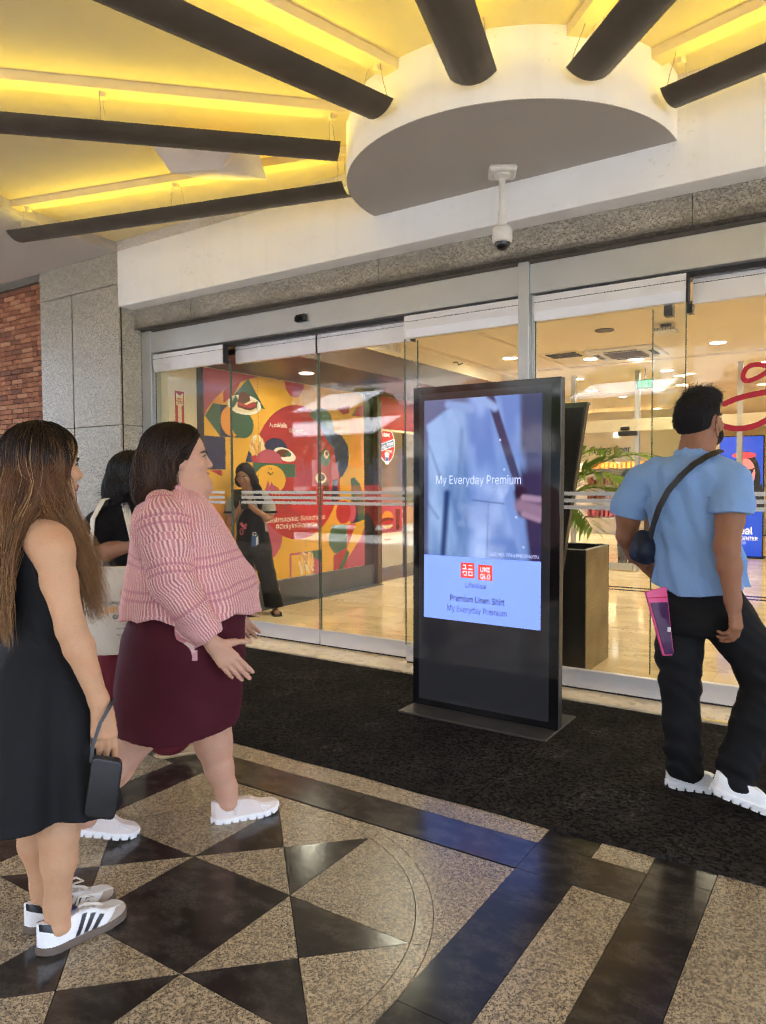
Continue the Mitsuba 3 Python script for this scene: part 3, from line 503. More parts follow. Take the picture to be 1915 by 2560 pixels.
kk = thing('coffee_sign', 'round red neon coffee sign hanging in the shop window', 'sign')
art(kk, 'print', frame([-5.63, 8.60, 1.93], [0, 1, 0], [0, 0, 1]), [('a_glow', ell(0, 0, .205, .25)), ('a_red', ell(0, 0, .192, .237)), ('a_glow', affinity.rotate(sbox(-.19, -.055, .19, .045), 14, origin=(0, 0))), ('a_blue', affinity.rotate(sbox(-.185, -.046, .185, .036), 14, origin=(0, 0))), ('a_white', text_poly('DRINK', .05, -.02, .115, .19, True, True)), ('a_white', affinity.rotate(text_poly('Krispy Kreme', .055, 0, -.03, .34, True, True), 14, origin=(0, 0))), ('a_white', text_poly('COFFEE', .04, .05, -.11, .17, True, True)), ('a_glow', poly((-.05, -.13), (.05, -.13), (.04, -.27), (-.04, -.27))), ('a_blue', sbox(-.04, -.23, .04, -.17)), ('a_white', ell(0, -.125, .06, .02))], {}, .06)
# planter, dark tapered totem, palm, poster screens
pb = thing('metal_planter', 'tall square brushed metal planter box inside the glass', 'planter')
mat('m_bronze', mikit.proc(lambda p, n, uv: mix((.09, .075, .05), (.34, .29, .20), fbm(p.x * 3, p.y * 3, p.z * 3.2)) * (0.8 + .4 * noise(p.x * 4, p.y * 60, p.z * 260))), .3, .5, .8)
[put('side', q_, 'm_black', pb) for q_ in (box(-2.15, -1.685, 5.20, 5.215, 0, .90), box(-2.15, -1.685, 5.76, 5.775, 0, .90), box(-2.15, -2.135, 5.215, 5.76, 0, .90))]; put('front_side', box(-1.70, -1.683, 5.2151, 5.7599, 0, .8995, .002), 'm_bronze', pb); put('soil', box(-2.14, -1.70, 5.21, 5.765, .78, .83), 'm_mat', pb)
put('rim', cat([box(-2.155, -1.68, 5.195, 5.22, .90, .906), box(-1.705, -1.68, 5.22, 5.78, .90, .906), box(-2.155, -1.705, 5.755, 5.78, .90, .906)]), 'm_alu', pb)
tt = thing('tapered_display', 'dark tapered display board narrowing to its foot behind the screen', 'display board')
for nm, m_, dy0, dy1, q in (('board', 'm_steel_dark', 5.05, 5.11, 0), ('front_face', 'm_black', 5.043, 5.049, .02)):
    m = trimesh.creation.extrude_polygon(Polygon([(-1.93 + -.0 + q, .0 + q), (-2.25, .0 + q), (-2.52 + q, 1.94 - q), (-1.636 - q, 1.94 - q)]), dy1 - dy0, engine='earcut'); m.apply_transform(frame([0, dy1, 0], [1, 0, 0], [0, 0, 1])); put(nm, m, m_, tt)
put('top_cap', box(-2.53, -1.63, 5.04, 5.12, 1.94, 1.955), 'm_steel_dark', tt)
pt = thing('potted_palm', 'green feathery palm in a dark pot inside the mall', 'plant')
put('pot', lathe([(0, 0), (.18, 0), (.24, .55), (.22, .55), (.21, .5), (0, .5)], -2.55, 6.3), 'm_black', pt, smooth=40)
scene['m_leaf'] = {'type': 'principledthin', 'base_color': mikit.proc(lambda p, n, uv: mix((.16, .25, .04), (.38, .50, .12), noise(p.x * 9, p.y * 9, p.z * 9))), 'roughness': .4, 'diff_trans': .6, 'spec_trans': 0.0}
mat('m_stem', (.14, .17, .05), .6)
r5 = random.Random(8); lv, lf, st, fr_n = [], [], [], 0
for (ex, ey, ez, tz) in ((-1.45, 6.15, 1.60, 1.72), (-1.80, 6.1, 1.66, 1.75), (-1.70, 6.5, 1.25, 1.50), (-1.90, 6.0, 1.02, 1.42), (-3.1, 6.0, 1.5, 1.7), (-1.62, 6.0, 1.42, 1.62)):
    p0, p3 = np.array([-2.55, 6.3, .52]), np.array([ex, ey, ez]); p1 = p0 + [(ex + 2.55) * .12, (ey - 6.3) * .12, .75]; p2 = p0 * .45 + p3 * .55; p2[2] = tz
    t = np.linspace(0, 1, 40)[:, None]; c_ = (1 - t) ** 3 * p0 + 3 * t * (1 - t) ** 2 * p1 + 3 * t * t * (1 - t) * p2 + t ** 3 * p3
    st.append(tube(c_, np.linspace(.011, .003, 40), 5)); vv, ff = [], []
    for i in range(11, 40):
        tg = c_[min(i + 1, 39)] - c_[i - 1]; tg /= np.linalg.norm(tg); sd = np.cross(tg, [0, 0, 1]); sd /= np.linalg.norm(sd)
        for s_ in (-1, 1):
            L = .36 * math.sin(math.pi * (i - 8) / 33) + .08; d_ = sd * s_ * .75 + tg * .65 + np.array([0, 0, r5.uniform(-.05, .3)]); d_ /= np.linalg.norm(d_); b = c_[i]; w = np.cross(d_, [0, 0, 1]); w /= np.linalg.norm(w)
            for k in range(5):
                u_ = k / 4; q = b + d_ * L * u_ + np.array([0, 0, -.16 * L * u_ * u_ * 2]); h = .017 * (math.sin(math.pi * min(.12 + u_ * .9, 1)))
                vv += [q - w * h, q + w * h]
            o = len(vv) - 10
            for k in range(4): ff += [[o + 2 * k, o + 2 * k + 1, o + 2 * k + 3], [o + 2 * k, o + 2 * k + 3, o + 2 * k + 2]]
    put('frond', trimesh.Trimesh(vv, ff, process=False), 'm_leaf', pt)
put('stems', cat(st), 'm_stem', pt)
# shop sign far inside, exit sign, blue optical poster
fsn = thing('far_shop_front', 'pale shop far inside with dark lower case lettering', 'shop')
put('wall', cat([box(-9.0, -3.3, 17.0, 17.1, 1.85, 3.0), box(-9, -6.4, 16.9, 17.0, 0, 3)]), 'm_cream', fsn); put('back', box(-9, -3.0, 19.5, 19.6, 0, 3), 'a_white', fsn)
fr2 = frame([0, 16.99, 0], [1, 0, 0], [0, 0, 1])
put('lettering', cat([text('flying tiger', .15, frame([-5.40, 16.985, 2.06], [1, 0, 0], [0, 0, 1]), True, .92), text('copenhagen', .06, frame([-5.03, 16.985, 1.95], [1, 0, 0], [0, 0, 1]), False, .36)]), 'a_dark', fsn)
put('post', cat([box(x, x + .12, 16.9, 17.05, 0, 1.85) for x in (-6.4, -4.15, -3.4)]), 'm_brown', fsn)
for i in range(4):
    put('shelf', box(-6.2, -4.3, 19.0, 19.5, .45 + .42 * i, .48 + .42 * i), 'm_brown', fsn); put('goods', cat([box(-6.15 + .115 * j, -6.15 + .115 * j + r5.uniform(.05, .1), 19.1, 19.3, .48 + .42 * i, .48 + .42 * i + r5.uniform(.1, .3)) for j in range(16)]), r5.choice(['a_orange', 'a_pink', 'a_cream', 'a_brown']), fsn)
put('ceiling_glow', disk(-5.4, 18.2, 2.95, .5), 'm_white', fsn, emitter={'type': 'area', 'radiance': rgb(4, 3.5, 2.8)}); put('end_wall', box(-14, 3, 21, 21.2, 0, 3.2), 'm_cream', fsn)
bl = thing('lit_notice', 'small glowing white notice under the inner door sensor', 'notice'); put('plate', box(-4.86, -4.74, 16.97, 16.99, 2.42, 2.60), 'a_glow', bl, emitter={'type': 'area', 'radiance': rgb(.15,.18,.2)})
mf = thing('moving_floor_mat', 'dark red strip on the polished floor far inside', 'floor strip'); put('strip', box(-3.35, -3.05, 12.35, 12.5, .001, .006), 'm_brown', mf)
es = thing('exit_sign', 'green lit exit sign hanging inside the mall', 'sign')
put('board', box(-2.93, -2.68, 11.42, 11.43, 2.80, 2.94), 'a_green', es); art(es, 'print', frame([-2.93, 11.415, 2.80], [1, 0, 0], [0, 0, 1]), [('a_green', sbox(0, 0, .25, .14)), ('a_exit', text_poly('EXIT', .085, .125, .028, .20, True, True))], {}, .085); put('hanger', box(-2.81, -2.80, 11.42, 11.43, 2.94, 3.1), 'm_black', es)
bp = thing('optical_poster', 'bright blue standing light box of a woman in sunglasses', 'light box')
put('case', box(-2.26, -1.53, 14.655, 14.80, 0.02, 2.22, .01), 'm_black', bp); put('foot', box(-2.26, -1.5, 14.5, 14.9, 0, .02), 'm_black', bp)
art(bp, 'print', frame([-2.25, 14.65, .03], [1, 0, 0], [0, 0, 1]), [('a_sky', sbox(0, 0, .71, 2.17)), ('a_dark', ell(.43, 1.40, .24, .50)), ('a_dark', poly((.2, 1.3), (.70, 1.3), (.72, .85), (.15, .85))), ('a_lip', ell(.40, 1.83, .2, .06)), ('a_skin', ell(.43, 1.50, .155, .27)), ('a_dark', poly((.28, 1.60), (.42, 1.56), (.41, 1.50), (.33, 1.49))), ('a_dark', poly((.58, 1.60), (.44, 1.56), (.45, 1.50), (.53, 1.49))), ('a_lip', ell(.43, 1.36, .055, .022)), ('a_skin', poly((.36, 1.28), (.50, 1.28), (.54, 1.0), (.32, 1.0))), ('a_lip', sbox(.24, .90, .62, 1.03)),
    ('a_white', text_poly('Ideal', .13, .18, .40, .38, True)), ('a_white', text_poly('VISION CENTER', .062, .06, .29, .58, True))], {}, .058)
# ------------------------------------------------------------------ the advertising screen
kc = thing('advertising_screen', 'tall black advertising screen showing a blue linen shirt on a plate base', 'advertising screen')
KX0, KX1, KY = -2.338, -1.398, 3.85
Mk = trimesh.transformations.rotation_matrix(math.radians(.35), [0, 1, 0], [-1.87, 3.87, 0])
def kput(name, m, b, **kw):
    m.apply_transform(Mk); return put(name, m, b, kc, **kw)
kput('case', box(KX0, KX1, KY + .004, KY + .062, .022, 1.975, .004), 'm_kiosk_side')
kput('bezel', box(KX0 + .002, KX1 - .002, KY, KY + .006, .024, 1.973, .002), 'm_black_gloss')
kput('mask', box(KX0 + .045, KX1 - .055, KY - .0015, KY, .062, 1.935), 'm_kiosk_grey')
kput('base_plate', box(-2.335, -1.40, 3.67, 4.16, .0095, .022, .003), 'm_steel_dark')
def shirt(p, n, uv):
    # u 0..1 across, v 0..1 up: the picture shown on the screen, an open blue linen shirt and trousers
    u, v = uv.x, uv.y
    def seg(x0, y0, x1, y1, w, s=.02):
        dx, dy = x1 - x0, y1 - y0; t = dr.clip(((u - x0) * dx + (v - y0) * dy * 1.5) / (dx * dx + dy * dy * 1.5), 0, 1)
        return 1 - smoothstep(w - s, w + s, dr.sqrt(dr.square(u - x0 - dx * t) + 1.5 * dr.square(v - y0 - dy * t)))
    fold = fbm(u * 5 + 1.2 * v, v * 2.2, 0.0, 4); weave = noise(u * 160, v * 260)
    blue = mix((.13, .23, .50), (.36, .52, .86), smoothstep(.25, .75, fold + .25 * (v - .4))) * (.93 + .14 * weave)
    bg = mix((.10, .105, .19), (.17, .19, .34), v)
    c = mi.Color3f(bg)
    # left half of the shirt with its sleeve
    left = smoothstep(.02, .06, u - .0 + .35 * smoothstep(.72, .98, v) * (v - .70)) * smoothstep(.50, .44, u - .05 * v) * smoothstep(.99, .95, v + .5 * dr.maximum(.28 - u, 0))
    c = mix(c, blue, left)
    c = mix(c, (.035, .055, .17), seg(.175, .0, .21, .40, .026, .022) * .9); c = mix(c, (.50, .64, .95), seg(.05, .05, .12, .62, .02, .05) * .35); c = mix(c, (.07, .11, .30), seg(.05, .70, .15, .50, .008, .02) * .5); c = mix(c, (.07, .11, .30), seg(.03, .34, .13, .24, .008, .02) * .5); c = mix(c, (.06, .10, .28), seg(.30, .3, .34, .8, .012, .03) * .4)
    # inner shirt and trousers
    tro = smoothstep(.36, .44, u) * smoothstep(.86, .80, u - .10 * (1 - v))
    c = mix(c, mix((.17, .27, .62), (.36, .50, .90), smoothstep(.3, .7, fbm(u * 4 + 3, v * 3, 5.0))), tro)
    c = mix(c, (.09, .13, .30), seg(.44, .36, .70, .34, .006, .008) * .7); c = mix(c, (.10, .15, .34), seg(.56, .0, .57, .34, .004, .006) * .8)
    # right placket, collar and strap
    c = mix(c, mix((.13, .22, .54), (.29, .43, .82), fold), seg(.62, .96, .72, .45, .055, .02)); c = mix(c, mix((.13, .22, .54), (.27, .40, .78), fold), seg(.72, .45, .88, .0, .045, .015))
    c = mix(c, (.065, .055, .115), smoothstep(.87, .92, u + .16 * (v - .1)) * smoothstep(.62, .5, v)); c = mix(c, (.085, .085, .16), smoothstep(.80, .86, u) * smoothstep(.55, .7, v))
    c = mix(c, (.075, .07, .14), seg(.58, 1.0, .84, .40, .032, .012)); c = mix(c, (.05, .035, .06), seg(.83, .41, .86, .30, .05, .02))
    c = mix(c, (.34, .22, .33), seg(.84, .33, .98, .30, .05, .03) * .9); c = mix(c, (.40, .27, .40), seg(.86, .38, .98, .37, .022, .015)); c = mix(c, (.38, .25, .37), seg(.86, .28, .98, .25, .022, .015))
    c = mix(c, (.30, .42, .75), seg(.22, .965, .42, .93, .03, .02)); c = mix(c, (.33, .46, .80), seg(.62, .93, .50, .99, .03, .02))
    for x, y in ((.665, .73), (.70, .55), (.80, .26), (.86, .08)): c = mix(c, (.55, .65, .95), 1 - smoothstep(.006, .012, dr.sqrt(dr.square(u - x) + 1.5 * dr.square(v - y))))
    c = dr.maximum(c - .03, 0) * 1.12; return c * .056
sx0, sx1, sz0, szm, sz1 = -2.256, -1.503, .572, .959, 1.893
v = np.array([[sx0, KY - .004, szm], [sx1, KY - .004, szm], [sx1, KY - .004, sz1], [sx0, KY - .004, sz1]])
kput('picture', trimesh.Trimesh(v, [[0, 1, 2], [0, 2, 3]], process=False), 'm_black_gloss', uv=np.array([[0, 0], [1, 0], [1, 1], [0, 1]]), emitter={'type': 'area', 'radiance': mikit.proc(shirt)})
W_ = sx1 - sx0
A = [('k_pale', sbox(0, 0, W_, szm - sz0 - .001))]
lx, lz, ls = .253, .262, .090
A += [('k_red', sbox(lx, lz, lx + ls, lz + ls)), ('k_red', sbox(lx + .114, lz - .006, lx + .114 + ls, lz + ls - .006))]
def bar(x0, y0, x1, y1): return ('k_white', sbox(lx + x0 * ls, lz + y0 * ls, lx + x1 * ls, lz + y1 * ls))
A += [bar(.16, .80, .38, .86), bar(.32, .62, .38, .86), bar(.12, .56, .44, .62), bar(.58, .80, .84, .86), bar(.54, .56, .88, .62), bar(.14, .38, .44, .44), bar(.38, .22, .44, .44), bar(.22, .14, .44, .20), bar(.14, .26, .20, .44), bar(.56, .38, .86, .44), bar(.56, .14, .86, .20), bar(.56, .14, .62, .44), bar(.80, .14, .86, .44)]
A += [('k_white', text_poly('UNI', .028, lx + .114 + .012, lz + .042, .064, True)), ('k_white', text_poly('QLO', .028, lx + .114 + .012, lz + .002, .066, True)), ('k_ink', text_poly('LifeWear', .030, .355, .204, .138, False, True)), ('k_ink', text_poly('Premium Linen Shirt', .036, .358, .118, .352, True, True)), ('k_ink', text_poly('My Everyday Premium', .036, .356, .055, .385, False, True))]
art(kc, 'print', Mk @ frame([sx0, KY - .004, sz0], [1, 0, 0], [0, 0, 1]), A, {}, .054)
for tx_ in (text_poly('My Everyday Premium', .05, .085, .43, .545), text_poly('ASC NO. F0165N020425U', .018, .44, .016, .30)): art(kc, 'caption', Mk @ frame([sx0, KY - .0055, szm], [1, 0, 0], [0, 0, 1]), [('k_veil', tx_)], {}, .050)
# ------------------------------------------------------------------ people: modelling tools
class Body:
    """a solid built from smoothly joined tapered bones on a grid, meshed as one continuous surface"""
    def __init__(s, lo, hi, h):
        s.lo, s.h = np.asarray(lo, float), h; n = np.ceil((np.asarray(hi) - s.lo) / h).astype(int) + 1
        s.v = np.full(n, 1.0, np.float32); s.ax = [(s.lo[k] + h * np.arange(n[k])).astype(np.float32) for k in range(3)]
    def sub(s, lo, hi):
        a = [max(0, int((lo[k] - s.lo[k]) / s.h)) for k in range(3)]; b = [min(s.v.shape[k], int((hi[k] - s.lo[k]) / s.h) + 2) for k in range(3)]
        sl = tuple(slice(x, max(x, y)) for x, y in zip(a, b)); return sl, s.ax[0][sl[0]][:, None, None], s.ax[1][sl[1]][None, :, None], s.ax[2][sl[2]][None, None, :]
    def join(s, fn, lo, hi, k):
        sl, x, y, z = s.sub(np.asarray(lo) - k - 2 * s.h, np.asarray(hi) + k + 2 * s.h)
        if s.v[sl].size == 0: return
        d = fn(x, y, z).astype(np.float32); a = s.v[sl]; q = np.maximum(k - np.abs(a - d), 0) / max(k, 1e-6); s.v[sl] = np.minimum(a, d) - q * q * k * .25
    def cut(s, fn, lo=None, hi=None, k=.0):
        sl, x, y, z = s.sub(s.lo if lo is None else lo, s.lo + s.h * np.array(s.v.shape) if hi is None else hi)
        d = fn(x, y, z); s.v[sl] = np.maximum(s.v[sl], d)
    def bone(s, p, r0, q, r1, k=.03, wide=None, f=1.0):
        """a tapered bone from p to q; wide: the direction in which it is f times as broad"""
        p, q = np.asarray(p, float), np.asarray(q, float); ba = q - p; L = ba @ ba; w = None if wide is None else np.asarray(wide, float) / np.linalg.norm(wide); R = max(r0, r1) * max(f, 1) + .01
        def fn(x, y, z):
            X = [x - p[0], y - p[1], z - p[2]]; t = np.clip((X[0] * ba[0] + X[1] * ba[1] + X[2] * ba[2]) / L, 0, 1); Q = [X[i] - ba[i] * t for i in range(3)]
            if w is not None:
                e = (Q[0] * w[0] + Q[1] * w[1] + Q[2] * w[2]) * (1 - 1 / f); Q = [Q[i] - w[i] * e for i in range(3)]
            return np.sqrt(Q[0] ** 2 + Q[1] ** 2 + Q[2] ** 2) - (r0 + (r1 - r0) * t)
        s.join(fn, np.minimum(p, q) - R, np.maximum(p, q) + R, k)
    def chain(s, pts, k=.03, **kw):
        for (p, r), (q, t) in zip(pts, pts[1:]): s.bone(p, r, q, t, k, **kw)
    def egg(s, c, rad, A=np.eye(3), k=.03, dent=False):
        """an ellipsoid with the axes A (rows); dent: taken away instead"""
        c, rad = np.asarray(c, float), np.asarray(rad, float); R = rad.max() + .01
        def fn(x, y, z):
            X = [x - c[0], y - c[1], z - c[2]]; l = [(X[0] * A[i][0] + X[1] * A[i][1] + X[2] * A[i][2]) / rad[i] for i in range(3)]; k0 = np.sqrt(l[0] ** 2 + l[1] ** 2 + l[2] ** 2); k1 = np.sqrt((l[0] / rad[0]) ** 2 + (l[1] / rad[1]) ** 2 + (l[2] / rad[2]) ** 2) + 1e-6
            return k0 * (k0 - 1) / k1
        if dent: s.cut(lambda x, y, z: -fn(x, y, z), c - R, c + R)
        else: s.join(fn, c - R, c + R, k)
    def loft(s, secs, f, k=.02, fold=None, z0=None, z1=None):
        """stacked ovals (z, x, y, front, back, side) across the facing f; fold(angle, z) adds to the radius in metres; z0, z1: numbers or functions of the angle"""
        S = np.array(secs, float); S = S[np.argsort(S[:, 0])]; f = np.array([f[0], f[1]]) / np.hypot(*f[:2]); l = np.array([-f[1], f[0]]); R = S[:, 3:].max() + .06
        from scipy.interpolate import PchipInterpolator
        I = PchipInterpolator(S[:, 0], S[:, 1:]) ; a_, b_ = (S[0, 0] if z0 is None else z0), (S[-1, 0] if z1 is None else z1)
        zl, zh = S[0, 0], S[-1, 0]
        def fn(x, y, z):
            c = I(np.clip(z.ravel(), zl, zh)).astype(np.float32).T.reshape(5, 1, 1, -1); dx, dy = x - c[0], y - c[1]; u, w = dx * f[0] + dy * f[1], dx * l[0] + dy * l[1]
            a = np.where(u > 0, c[2], c[3]); rho = np.sqrt((u / a) ** 2 + (w / c[4]) ** 2) + 1e-6; th = np.arctan2(w / c[4], u / a); rad = np.sqrt(u * u + w * w) / rho
            e = fold(th, z) if fold else 0.0
            d = (rho - 1) * np.minimum(a, c[4]) * .6 + (rho - 1) * rad * .4 - e
            lo_ = a_(th, z) if callable(a_) else a_; hi_ = b_(th, z) if callable(b_) else b_
            return np.maximum(np.maximum(d, lo_ - z), z - hi_)
        s.join(fn, [S[:, 1].min() - R, S[:, 2].min() - R, zl - .02], [S[:, 1].max() + R, S[:, 2].max() + R, zh + .02], k)
    def mesh(s, smooth=2):
        v = s.v.copy(); v[[0, -1]] = np.maximum(v[[0, -1]], 1e-3); v[:, [0, -1]] = np.maximum(v[:, [0, -1]], 1e-3); v[:, :, [0, -1]] = np.maximum(v[:, :, [0, -1]], 1e-3)
        i = v < 0; n = v.shape; cnt = np.zeros(np.array(n) - 1, np.int8); C = [(a, b, c) for a in (0, 1) for b in (0, 1) for c in (0, 1)]
        for a, b, c in C: cnt += i[a:n[0] - 1 + a, b:n[1] - 1 + b, c:n[2] - 1 + c]
        cell = np.argwhere((cnt > 0) & (cnt < 8)); val = np.stack([v[cell[:, 0] + a, cell[:, 1] + b, cell[:, 2] + c] for a, b, c in C], 1); pos, num = np.zeros((len(cell), 3)), np.zeros(len(cell))
        for p in range(8):
            for q in range(p + 1, 8):
                d = np.array(C[q]) - np.array(C[p])
                if np.abs(d).sum() != 1: continue
                x, y = val[:, p], val[:, q]; m = (x < 0) != (y < 0); t = np.where(m, x / np.where(m, x - y, 1), 0)
                pos[m] += (np.array(C[p]) + t[:, None] * d)[m]; num[m] += 1
        P_ = s.lo + (cell + pos / num[:, None]) * s.h; ids = np.full(cnt.shape, -1, np.int64); ids[tuple(cell.T)] = np.arange(len(cell)); F = []
        for k in range(3):
            a = [slice(None)] * 3; b = [slice(None)] * 3; a[k], b[k] = slice(0, -1), slice(1, None); u, w = [x for x in range(3) if x != k]
            ch = np.argwhere(i[tuple(a)] != i[tuple(b)]); ch = ch[(ch[:, u] > 0) & (ch[:, w] > 0) & (ch[:, u] < n[u] - 1) & (ch[:, w] < n[w] - 1)]
            eu, ew = np.eye(3, dtype=int)[u], np.eye(3, dtype=int)[w]; q = np.stack([ids[tuple((ch - o).T)] for o in (eu + ew, ew, 0 * eu, eu)], 1)
            flip = i[tuple(ch.T)] ^ (k == 1); q = np.where(flip[:, None], q, q[:, ::-1]); F.append(q[(q >= 0).all(1)])
        F = np.vstack(F); F = np.vstack([F[:, [0, 1, 2]], F[:, [0, 2, 3]]])
        if smooth:
            from scipy.sparse import coo_matrix
            e = np.vstack([F[:, [0, 1]], F[:, [1, 2]], F[:, [2, 0]]]); N = len(P_); A = coo_matrix((np.ones(2 * len(e)), (np.r_[e[:, 0], e[:, 1]], np.r_[e[:, 1], e[:, 0]])), (N, N)).tocsr(); A.data[:] = 1; dg = np.maximum(np.asarray(A.sum(1)).ravel(), 1)[:, None]
            for _ in range(smooth):
                for lam in (.55, -.57): P_ = P_ + lam * (A @ P_ / dg - P_)
        m = trimesh.Trimesh(P_, F, process=False)
        if m.volume < 0: m = trimesh.Trimesh(P_, F[:, ::-1], process=False)
        return m
def vec(*a): return np.array(a, float)
def nrm(v): v = np.asarray(v, float); return v / np.linalg.norm(v)
def dirU(deg, z=0.0): return nrm(U(math.cos(math.radians(deg)), math.sin(math.radians(deg)), z))
ZUP = vec(0, 0, 1)
def head(b, c, f, s=1.0, up=ZUP, full=0.0):
    """skull, jaw, nose, lips, chin, ears round the head's middle c, facing f; full: rounder cheeks and chin"""
    f = nrm(f); l = nrm(np.cross(up, f)); u = np.cross(f, l); A = np.array([f, l, u]); at = lambda x, y, z: c + (f * x + l * y + u * z) * s
    b.egg(at(-.012, 0, .028), np.array([.098, .077, .098]) * s, A, .02); b.egg(at(.026, 0, -.045), np.array([.066, .060 + .012 * full, .072]) * s, A, .03)
    b.bone(at(.082, 0, .012), .010 * s, at(.104, 0, -.024), .0125 * s, .012); b.egg(at(.097, 0, -.031), np.array([.012, .016, .008]) * s, A, .008)
    b.egg(at(.083, 0, -.059), np.array([.013, .023, .007]) * s, A, .006); b.egg(at(.081, 0, -.069), np.array([.012, .02, .007]) * s, A, .006); b.egg(at(.068, 0, -.099), np.array([.022, .025, .018]) * s, A, .02)
    for y in (-1, 1):
        b.egg(at(.062, y * .040, -.022), np.array([.028, .027, .026]) * s, A, .02); b.egg(at(.094, y * .033, .006), np.array([.014, .017, .010]) * s, A, dent=True); b.egg(at(.074, y * .033, .006), np.array([.0135, .014, .0115]) * s, A, .004)
        b.egg(at(-.006, y * .078, -.008), np.array([.020, .009, .031]) * s, A, .008); b.egg(at(.0, y * .087, -.006), np.array([.011, .006, .018]) * s, A, dent=True)
    if full: b.egg(at(.030, 0, -.105), np.array([.058, .062, .034]) * s * (1 + .15 * full), A, .03)
    return at, A
def face(person, at, f, s=1.0, eyes=(-1, 1), lip='m_lip', down=.0):
    for y in eyes:
        e = trimesh.creation.icosphere(2, .0125 * s); e.apply_translation(at(.0765, y * .033, .005)); put('eye', e, 'm_eye_white', person, smooth=True)
        i = trimesh.creation.icosphere(2, .0062 * s); i.apply_translation(at(.0843, y * .033, .004 - down)); put('iris', i, 'm_black_gloss', person, smooth=True)
        put('eyelid', tube([at(.080, y * .017, .006), at(.0885, y * .028, .0125 - down), at(.087, y * .04, .0125 - down), at(.075, y * .051, .006)], [.0015, .0028, .0028, .0012], 6), 'm_hair_black', person)
        put('eyebrow', tube([at(.094, y * .014, .021), at(.092, y * .03, .029), at(.082, y * .045, .029), at(.068, y * .056, .021)], [.003, .0042, .0036, .0015], 6), 'm_hair_black', person)
    put('mouth', cat([tube([at(.088, -.024, -.064), at(.0965, -.009, -.0585), at(.0975, 0, -.060), at(.0965, .009, -.0585), at(.088, .024, -.064)], [.001, .0045, .0042, .0045, .001], 8), tube([at(.087, -.022, -.066), at(.0945, 0, -.0705), at(.087, .022, -.066)], [.001, .0055, .001], 8)]), lip, person, smooth=True)
def hand(b, w, d, back, thumb, s=1.0, curl=(.25, .3, .35, .4), spread=.10, tcurl=.3, tout=.75):
    """palm and five fingers from the wrist w along d; back: out of the back of the hand; thumb: the side that the thumb is on"""
    d = nrm(d); back = nrm(back - d * (np.dot(back, d))); t = nrm(np.cross(back, d)); t = t * (1 if t @ thumb > 0 else -1); kn = []
    for i, (o, L) in enumerate(((.030, .088), (.010, .092), (-.010, .087), (-.028, .078))):
        k0 = w + d * L * s + t * o * s + back * .002 * s; b.bone(w + d * .012 * s + t * o * .55 * s, .017 * s, k0, .0125 * s, .012); kn.append(k0)
    b.bone(w + d * .03 * s + t * .012 * s - back * .006 * s, .016 * s, w + d * .075 * s - t * .012 * s - back * .006 * s, .014 * s, .012)
    for i, (k0, ls, r) in enumerate(zip(kn, ((.042, .026, .021), (.046, .030, .022), (.043, .028, .021), (.034, .021, .019)), (.0104, .0106, .0100, .0090))):
        a = 0; p = k0; fd = nrm(d + t * spread * (1.2, .3, -.5, -1.3)[i])
        for j, L in enumerate(ls):
            a += curl[i] * (1, 1.15, .8)[j]; q = p + (fd * math.cos(a) - back * math.sin(a)) * L * s; b.bone(p, (r - j * .0007) * s, q, (r - (j + 1) * .0008) * s, .004); p = q
    p = w + d * .022 * s + t * .022 * s - back * .004 * s; td = nrm(d * .75 + t * tout - back * .25)
    for j, (L, r) in enumerate(((.044, .0145), (.032, .0105), (.026, .0092))):
        q = p + nrm(td + d * tcurl * j - back * tcurl * .4 * j) * L * s; b.bone(p, r * s, q, (r - .0012) * s, .008); p = q
    return kn
def skin(c, red=.06):
    def fn(p, n, uv):
        a = fbm(p.x * 11, p.y * 11, p.z * 11, 4); m = noise(p.x * 260, p.y * 260, p.z * 260); rd = smoothstep(.45, .75, fbm(p.x * 23 + 7, p.y * 23, p.z * 23, 3))
        return mix(mix(mi.Color3f(c) * .84, mi.Color3f(c[0] * 1.09, c[1] * 1.03, c[2] * .98), a), (c[0] * 1.0, c[1] * .84, c[2] * .82), rd * .5) * (.95 + .10 * m)
    return mikit.proc(fn)
mat('m_skin_light', skin((.56, .325, .185)), .58, .3); mat('m_skin_pink', skin((.56, .32, .215)), .58, .3); mat('m_skin_tan', skin((.38, .205, .13)), .58, .3); mat('m_skin_brown', skin((.27, .125, .068)), .58, .3)
mat('m_lip', (.36, .10, .09), .4); mat('m_eye_white', (.38, .35, .33), .3); mat('m_hair_black', (.010, .008, .007), .42, .5); mat('m_nail', (.62, .36, .29), .3)
def cloth(key, c, var=.12, fine=900, rough=.85, sheen=.3):
    def fn(p, n, uv):
        w = noise(p.x * fine, p.y * fine, p.z * fine); return mi.Color3f(c) * (1 - var + 2 * var * fbm(p.x * 6, p.y * 6, p.z * 6)) * (.88 + .24 * w)
    mat(key, mikit.proc(fn), rough, .2, sheen=sheen)
cloth('m_black_dress', (.010, .0102, .0112), .2, 700, .75, .25); cloth('m_black_tee', (.006, .006, .0065)); cloth('m_black_trousers', (.009, .0088, .0095), .2, 700); cloth('m_maroon_skirt', (.062, .008, .014), .15, 700); cloth('m_maroon', (.13, .018, .026), .2)
cloth('m_blue_shirt', (.185, .305, .52), .06, 1100, .85, .3); cloth('m_canvas', (.72, .66, .55), .06, 900); cloth('m_grey_tee', (.36, .35, .32), .08); cloth('m_white_blouse', (.72, .70, .66), .05); cloth('m_navy_bag', (.012, .016, .028), .2, 300, .5)
